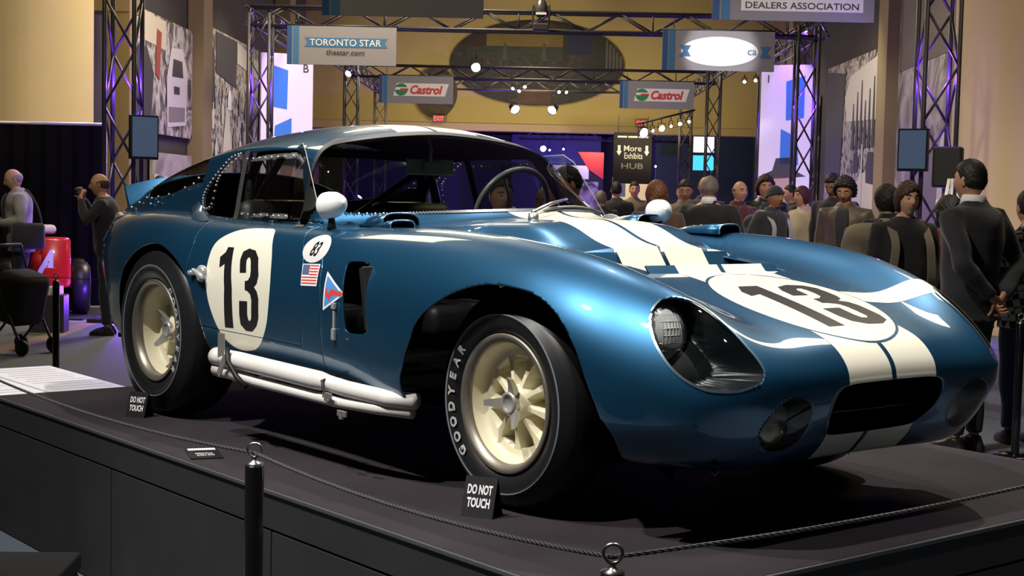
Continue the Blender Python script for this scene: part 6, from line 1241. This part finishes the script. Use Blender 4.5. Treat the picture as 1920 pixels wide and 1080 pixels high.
    if hair == 'short': putshell('hair', lambda v: v[:, 2]-np.interp(v[:, 0], [-.1,-.03,.0,.03,.06,.1], [-.055,-.035,-.012,.045,.066,.072])+.004*np.sin(v[:, 1]*260)*np.sin(v[:, 0]*190), lambda v: .004+.012*np.clip((v[:, 2]-.02)/.08, 0, 1), .0025, hm)
    elif hair == 'grey_back': putshell('hair', lambda v: v[:, 2]-np.interp(v[:, 0], [-.1,-.03,.0,.03,.07,.1], [-.060,-.04,-.015,.05,.078,.085]), .012, .003, hm)
    elif hair == 'fringe': putshell('hair', lambda v: np.minimum(v[:, 2]-np.interp(v[:, 0], [-.1,-.03,.01,.03], [-.055,-.035,-.005,.05]), np.interp(v[:, 0], [-.1,-.02,.02], [.045,.045,.03])-v[:, 2]), .006, .002, hm)
    elif hair == 'shag':
        putshell('hair', lambda v: v[:, 2]-np.interp(v[:, 0], [-.1,-.02,.02,.045,.07,.1], [-.095,-.075,-.055,.0,.046,.052])-.014*np.sin(v[:, 1]*55+1)-.004*np.sin(v[:, 1]*230), lambda v: .013+.010*np.clip(-v[:, 2]/.08, 0, 1), .004, hm)
    elif hair == 'curly': putshell('hair', lambda v: v[:, 2]-np.interp(v[:, 0], [-.1,-.02,.02,.05,.07,.1], [-.09,-.07,-.03,.045,.066,.07]), .030, .010, hm)
    elif hair == 'long':
        putshell('hair', lambda v: v[:, 2]-np.interp(v[:, 0], [-.1,-.02,.03,.055,.075,.1], [-.10,-.10,-.08,.02,.055,.06]), .020, .004, hm)
        bmx = bmesh.new(); loft(bmx, [((-.045, 0, .07),.055,.080),((-.055, 0, -.02),.060,.098),((-.06, 0, -.12),.060,.108),((-.065, 0, -.22),.055,.105),((-.065, 0, -.30),.035,.085)], 24); bmesh.ops.transform(bmx, matrix=hm4, verts=bmx.verts); hv_, hf_ = remeshed(bmx, .012, 3, .003, 30); mesh_obj('hair_length', hv_, hf_, hm, P, smooth=True)
    elif hair == 'beanie':
        km = cloth('knit', (.020,.022,.026)); putshell('beanie', lambda v: v[:, 2]-np.interp(v[:, 0], [-.1,.1], [-.015,.045]), .016, .001, km); putshell('beanie_cuff', lambda v: np.minimum(v[:, 2]-np.interp(v[:, 0], [-.1,.1], [-.018,.042]), np.interp(v[:, 0], [-.1,.1], [.018,.070])-v[:, 2]), .020, .001, km); putshell('beanie_mark', lambda v: np.minimum.reduce([v[:, 0]-.02, .006-abs(v[:, 2]-.056+.25*(v[:, 1]-.0)), .036-abs(v[:, 1]+.01)]), .0225, 0, mat('mark_white', (.7,.7,.7), .6))
    # clothes
    seedv = height*13+u*3
    bmx = bmesh.new()
    for sd in (1, -1): leg_tube(bmx, sd, .016, .06)
    loft(bmx, [((0, 0, z), a, b) for z, a, b in ((.80,.09,.13),(.86,.118,.172),(.94,.128,.182),(1.02,.118,.165))]); V, F = remeshed(bmx, vox, 3, .004, 7, seedv); mesh_obj('trousers', V, F, legc, P, smooth=True)
    for sd in (1, -1):
        a = ank[sd]; bmx = bmesh.new(); loft(bmx, [((a.x-.0, a.y, z), ax, by) for z, ax, by in ((.10,.045,.042),(.07,.055,.045))]); loft(bmx, [((a.x+.055, a.y, .0), .135, .047), ((a.x+.055, a.y, .03), .138, .05), ((a.x+.04, a.y, .06), .105, .044), ((a.x+.0, a.y, .085), .05, .04)]); V, F = remeshed(bmx, .012, 2); mesh_obj('shoe', V, F, mat('shoe_black', (.015,.014,.013), .4), P, smooth=True)
    tv = .026 if top in ('jacket', 'coat') else .013; hem = {'jacket': .80, 'coat': .62, 'shirt': .84, 'jumper': .84}[top]
    bmx = bmesh.new(); rg = torso_rings(tv, .84, 1.50 if top == 'jumper' else (1.47 if top != 'shirt' else 1.46))
    if top in ('jacket', 'coat'): rg = [(Vector((0, 0, hem)), .135*B+tv*.6, .185*B+tv*.5)]+rg
    loft(bmx, rg)
    for sd in (1, -1): arm_tube(bmx, sd, tv*.75, .93 if top != 'shirt' else .08)
    if top in ('jacket', 'coat'): loft(bmx, [(up((-.005, 0, 1.45)), .088, .10, L), (up((-.005, 0, 1.52)), .074, .080, L)])
    V, F = remeshed(bmx, vox, 3, .005 if tv > .02 else .003, 8, seedv); mesh_obj({'jacket': 'jacket', 'coat': 'coat', 'shirt': 'shirt', 'jumper': 'jumper'}[top], V, F, topc, P, smooth=True)
    if collar is not None:
        bmx = bmesh.new(); loft(bmx, [(up((0, 0, 1.475)), .088, .092, L), (up((.006, 0, 1.535)), .070, .070, L), (up((.006, 0, 1.545)), .064, .064, L)], 24); bm_obj('collar', bmx, collar, P, smooth=True)
    if under is not None:   # shirt seen in the open front
        bmx = bmesh.new(); ys = np.linspace(-1, 1, 7); rows = []
        for z, a, hw in ((.90,.128,.045),(1.04,.138,.05),(1.16,.142,.055),(1.28,.152,.060),(1.37,.147,.065),(1.43,.125,.060),(1.475,.098,.05)): rows.append([bmx.verts.new(up((math.sqrt(max(0, 1-(hw*t/(.2*B))**2))*(a*B+.018)+.012, hw*t, z))) for t in ys])
        for p_, q_ in zip(rows, rows[1:]):
            for k in range(6): bmx.faces.new((p_[k], p_[k+1], q_[k+1], q_[k]))
        so = bm_obj('shirt_front', bmx, under, P, smooth=True); md = so.modifiers.new('t', 'SOLIDIFY'); md.thickness = .03; md.offset = -1
    P['_up'] = 0; del P['_up']
    return P, up, A, hm4
def loc_in(P, p):   # a point of the figure's own frame in the world
    return P.matrix_basis @ Vector(p) if False else Matrix.LocRotScale(P.location, P.rotation_euler, P.scale) @ Vector(p)
TOWARD, LEFT, AWAY, RIGHT = R(-90), R(180), R(90), 0.
blk = cloth('black', (.011,.011,.013)); char = cloth('charcoal', (.030,.031,.036)); gry = cloth('stone_grey', (.22,.21,.19)); brn = cloth('brown_leather', (.055,.036,.022), .5); lea = mat('cloth_black_leather', (.014,.014,.015), .38, bump=.2, bscale=60); mar = cloth('maroon', (.075,.020,.016)); rust = cloth('rust_coat', (.060,.028,.018)); crm = cloth('cream', (.46,.38,.25)); tanj = cloth('tan', (.16,.12,.075)); nav = cloth('navy', (.014,.018,.034)); teal = cloth('teal', (.015,.06,.075)); sec = cloth('security', (.014,.015,.019)); wcol = mat('collar_white', (.80,.80,.82), .7)
P1 = person(-5.87, 16.8, LEFT+R(25), 1.76, 'elderly man in a stone grey jacket looking at a phone, far left', '#c49a80', 'fringe', '#8a8278', 'jacket', gry, None, ('hold', 'hold'), 4, under=blk, nod=18, build=1.08)
P2 = person(-4.46, 15.4, LEFT+R(8), 1.72, 'balding man in black raising a small camera, behind the car tail', '#bb8a6a', 'fringe', '#3a2c20', 'jumper', blk, None, ('camera', 'camera'), 5, nod=4, build=1.14)
P3 = person(.40, 10.5, LEFT+R(18), 1.82, 'dark-haired man in a dark shirt seen through the far wind deflector', '#c08d6e', 'short', '#120d0a', 'shirt', cloth('slate_shirt', (.016,.017,.022)), None, ('hold', 'rest'), 10, nod=14)
P4 = person(1.11, 13.0, AWAY+R(20), 1.74, 'woman with long brown hair seen from behind, above the white far mirror', '#b98a6c', 'long', '#5a3518', 'coat', rust, None, 'rest')
P5 = person(1.80, 15.0, AWAY+R(-15), 1.82, 'grey-haired man in a black jacket with his back turned, centre of the crowd', '#b98a6c', 'grey_back', '#6f675c', 'jacket', blk, None, 'pocket', collar=wcol, build=1.22)
person(1.75, 16.8, TOWARD+R(-12), 1.80, 'cropped-haired man in an open brown jacket facing the viewer', '#a8775a', 'short', '#2a2019', 'jacket', tanj, None, 'pocket', under=blk, nod=15)
person(2.10, 18.0, TOWARD+R(6), 1.86, 'tall bald man in a dark coat just behind the grey-haired man', '#b07f62', 'fringe', '#241a14', 'jacket', char, None, 'rest')
person(2.32, 16.6, TOWARD+R(25), 1.80, 'balding man in a dark red shirt glancing right', '#bd8d70', 'fringe', '#20150f', 'jacket', mar, None, 'rest', under=cloth('dark_red', (.10,.02,.02)))
person(2.68, 17.0, TOWARD+R(4), 1.86, 'curly-haired smiling man in a black leather jacket', '#bb8563', 'curly', '#2a1a10', 'jacket', lea, None, 'pocket', under=char)
P10 = person(2.58, 15.8, TOWARD+R(38), 1.74, 'young man in a knitted cap with pale rucksack straps', '#a06e50', 'beanie', '#15100c', 'jacket', char, None, 'pocket', under=char)
person(3.22, 17.4, LEFT+R(28), 1.76, 'woman with reddish hair in a cream jacket', '#c79478', 'shag', '#4a2015', 'jacket', crm, None, 'rest')
P12 = person(3.30, 15.9, TOWARD+R(-38), 1.90, 'tall black-haired man in a black jacket looking down at a leaflet', '#8e6248', 'short', '#0c0908', 'jacket', blk, None, ('hold', 'rest'), 5, nod=24)
person(3.04, 14.2, TOWARD+R(-25), 1.83, 'black-haired man in a brown leather jacket looking down to the left', '#96684c', 'curly', '#0d0a09', 'jacket', brn, None, 'rest', 4, nod=20, under=blk)
P14 = person(2.59, 10.2, TOWARD+R(10), 1.75, 'young man with shaggy brown hair and a black sweater wearing a rucksack', '#c99a82', 'shag', '#3a2013', 'jumper', blk, None, 'rest', under=None, nod=4)
P15 = person(2.80, 9.3, AWAY+R(38), 1.88, 'security man in black with a white collar, hands behind his back', '#bb8a6e', 'short', '#14100d', 'jacket', sec, sec, 'behind', collar=wcol, build=1.12)
plaid = bpy.data.materials.new('cloth_plaid'); plaid.use_nodes = True
def _plaid():
    nt = plaid.node_tree; b = nt.nodes['Principled BSDF']; tc = nt.nodes.new('ShaderNodeTexCoord'); ck = nt.nodes.new('ShaderNodeTexChecker'); ck.inputs['Scale'].default_value = 22; ck.inputs['Color1'].default_value = (.50,.48,.44,1); ck.inputs['Color2'].default_value = (.02,.02,.02,1); mp = nt.nodes.new('ShaderNodeMapping'); mp.inputs['Rotation'].default_value = (.3, .2, .4); nt.links.new(tc.outputs['Object'], mp.inputs[0]); nt.links.new(mp.outputs[0], ck.inputs['Vector']); nt.links.new(ck.outputs[0], b.inputs['Base Color']); b.inputs['Roughness'].default_value = .9
_plaid()
person(3.30, 9.7, AWAY+R(10), 1.70, 'person in a black and white plaid jacket at the right picture edge', '#b98a6c', 'short', '#1a130f', 'jacket', plaid, cloth('jeans', (.02,.03,.07)), 'rest', build=1.1)
person(2.82, 11.6, AWAY+R(30), 1.74, 'dark-haired person in a black coat hidden behind the rucksack wearer', '#b98a6c', 'shag', '#15100c', 'coat', blk, None, 'rest')
person(3.35, 11.9, TOWARD+R(60), 1.66, 'person in a red top partly hidden behind the security man', '#b98a6c', 'long', '#1a120e', 'jumper', cloth('red_top', (.26,.02,.015)), None, 'rest')
for (u, v, fc, hgt, lab, hr, hc_, tc_) in ((-.22, 9.6, TOWARD+R(20), 1.70, 'man in a beige shirt seen through the windscreen, left of the steering wheel', 'short', '#4a3a28', tanj), (.10, 9.9, TOWARD+R(-25), 1.66, 'man in a yellow jacket seen through the windscreen, by the far pillar', 'fringe', '#5a4a3a', cloth('yellow', (.45,.34,.04))), (1.25, 22, AWAY, 1.80, 'distant dark-haired visitor walking away under the hanging sign', 'short', '#15100c', blk), (1.62, 23.5, TOWARD, 1.82, 'distant visitor in a brown jacket facing the viewer', 'short', '#2a1d14', tanj), (2.18, 21.5, TOWARD, 1.78, 'distant bald visitor in a teal jacket', 'fringe', '#555', teal), (3.72, 21, LEFT, 1.80, 'distant dark-haired visitor by the second right tower', 'short', '#120d0a', nav), (-4.90, 19.2, AWAY, 1.72, 'visitor of whom only black hair shows above the car roofline', 'short', '#0c0908', blk), (.95, 20.5, AWAY, 1.66, 'distant grey-haired visitor left of the hanging sign', 'grey_back', '#6a6058', char)):
    person(u, v, fc, hgt, lab, '#b98a6c', hr, hc_ if len(hc_) == 7 else '#555555', 'jacket', tc_, None, 'rest', vox=.026)
# things people carry
def on(P, p): return loc_in(P[0], p)
def held(name, P, p, build_fn, label, cat, rot=None):
    o = build_fn(name); o.location = on(P, p); o.rotation_euler = (rot[0], rot[1], P[0].rotation_euler.z+rot[2]) if rot else (0, 0, P[0].rotation_euler.z); return tag(o, label, cat)
def phone_b(n):
    q = bmesh.new(); box(q, (0, 0, 0), (.13, .068, .010), bev=.004); return bm_obj(n, q, mat('phone_silver', (.45,.45,.47), .3, .6))
w1 = P1[2][1][2]; held('phone', P1, tuple((P1[2][1][2]+P1[2][-1][2])/2+Vector((.10, 0, .02))), phone_b, 'small silver phone in the hands of the elderly man', 'phone')
w2 = (P2[2][1][2]+P2[2][-1][2])/2
ct_ = held('camera', P2, tuple(w2+Vector((.02, 0, .075))), lambda n: empty(n), 'small silver camera held up by the balding man in black', 'camera'); ct_.name = 'compact_camera'
q = bmesh.new(); box(q, (0, 0, 0), (.04, .105, .065), bev=.008); bm_obj('camera_body', q, mat('camera_silver', (.35,.35,.36), .25, .8), ct_); q = bmesh.new(); lathe(q, [(.0,.05),(.022,.05),(.026,.045),(.028,.015)], 'x', 20); bm_obj('lens', q, mat('lens_black', (.02,.02,.02), .2), ct_, smooth=True)
def paper_b(n):
    q = bmesh.new(); box(q, (0, 0, 0), (.20, .14, .003)); return bm_obj(n, q, mat('paper_white', (.78,.78,.80), .6))
held('leaflet', P12, tuple(P12[2][1][2]+Vector((.14, -.02, .0))), paper_b, 'white leaflet in the hand of the tall black-haired man', 'leaflet', (0, R(25), 0))
t = empty('shoulder_bag', on(P1, (-.05, .20, .98))); t.rotation_euler = (0, 0, P1[0].rotation_euler.z); tag(t, 'black shoulder bag on the hip of the elderly man', 'bag'); q = bmesh.new(); box(q, (0, .06, 0), (.36, .13, .30), bev=.04); bm_obj('bag_body', q, blk, t, smooth=True); q = bmesh.new(); tube(q, spline([(.15, .06, .14), (.10, .0, .35), (.0, -.16, .52), (-.10, -.0, .35), (-.15, .06, .14)], 6, False), .012, 8); bm_obj('bag_strap', q, blk, t)
def rucksack(P, m, sm, label, dy=0.):
    t = empty('rucksack', on(P, (-.20, 0, 1.18))); t.rotation_euler = (0, 0, P[0].rotation_euler.z); tag(t, label, 'rucksack'); q = bmesh.new(); box(q, (-.02, .03+dy, 0), (.22, .36, .52), bev=.08); v, f = remeshed(q, .016, 4, .006, 12, 2); mesh_obj('pack_body', v, f, m, t, smooth=True); q = bmesh.new(); box(q, (-.14, .03+dy, -.06), (.08, .26, .24), bev=.03); bm_obj('front_pocket', q, m, t, smooth=True)
    for sd in (1, -1):
        q = bmesh.new(); path = spline([(.03, sd*.105, .20), (.12, sd*.12, .295), (.235, sd*.125, .26), (.345, sd*.125, .15), (.362, sd*.135, .02), (.33, sd*.155, -.12), (.22, sd*.20, -.2), (.06, sd*.17, -.2)], 5, False)
        fr_ = []
        for i, p in enumerate(path):
            tt = Vector(path[min(i+1, len(path)-1)]-path[max(i-1, 0)]).normalized(); wv_ = Vector((0, 1, 0)) if True else None; fr_.append([q.verts.new(Vector(p)+wv_*.028), q.verts.new(Vector(p)-wv_*.028)])
        for a_, b_ in zip(fr_, fr_[1:]): q.faces.new((a_[0], a_[1], b_[1], b_[0]))
        so = bm_obj('strap', q, sm, t); md = so.modifiers.new('t', 'SOLIDIFY'); md.thickness = .012; md.offset = 0
    return t
rucksack(P14, cloth('khaki', (.17,.145,.09)), cloth('khaki_strap', (.20,.17,.11)), 'khaki rucksack on the back of the shaggy-haired young man', -.20); rucksack(P10, char, cloth('pale_strap', (.42,.45,.45)), 'dark rucksack with pale straps worn by the young man in the cap')
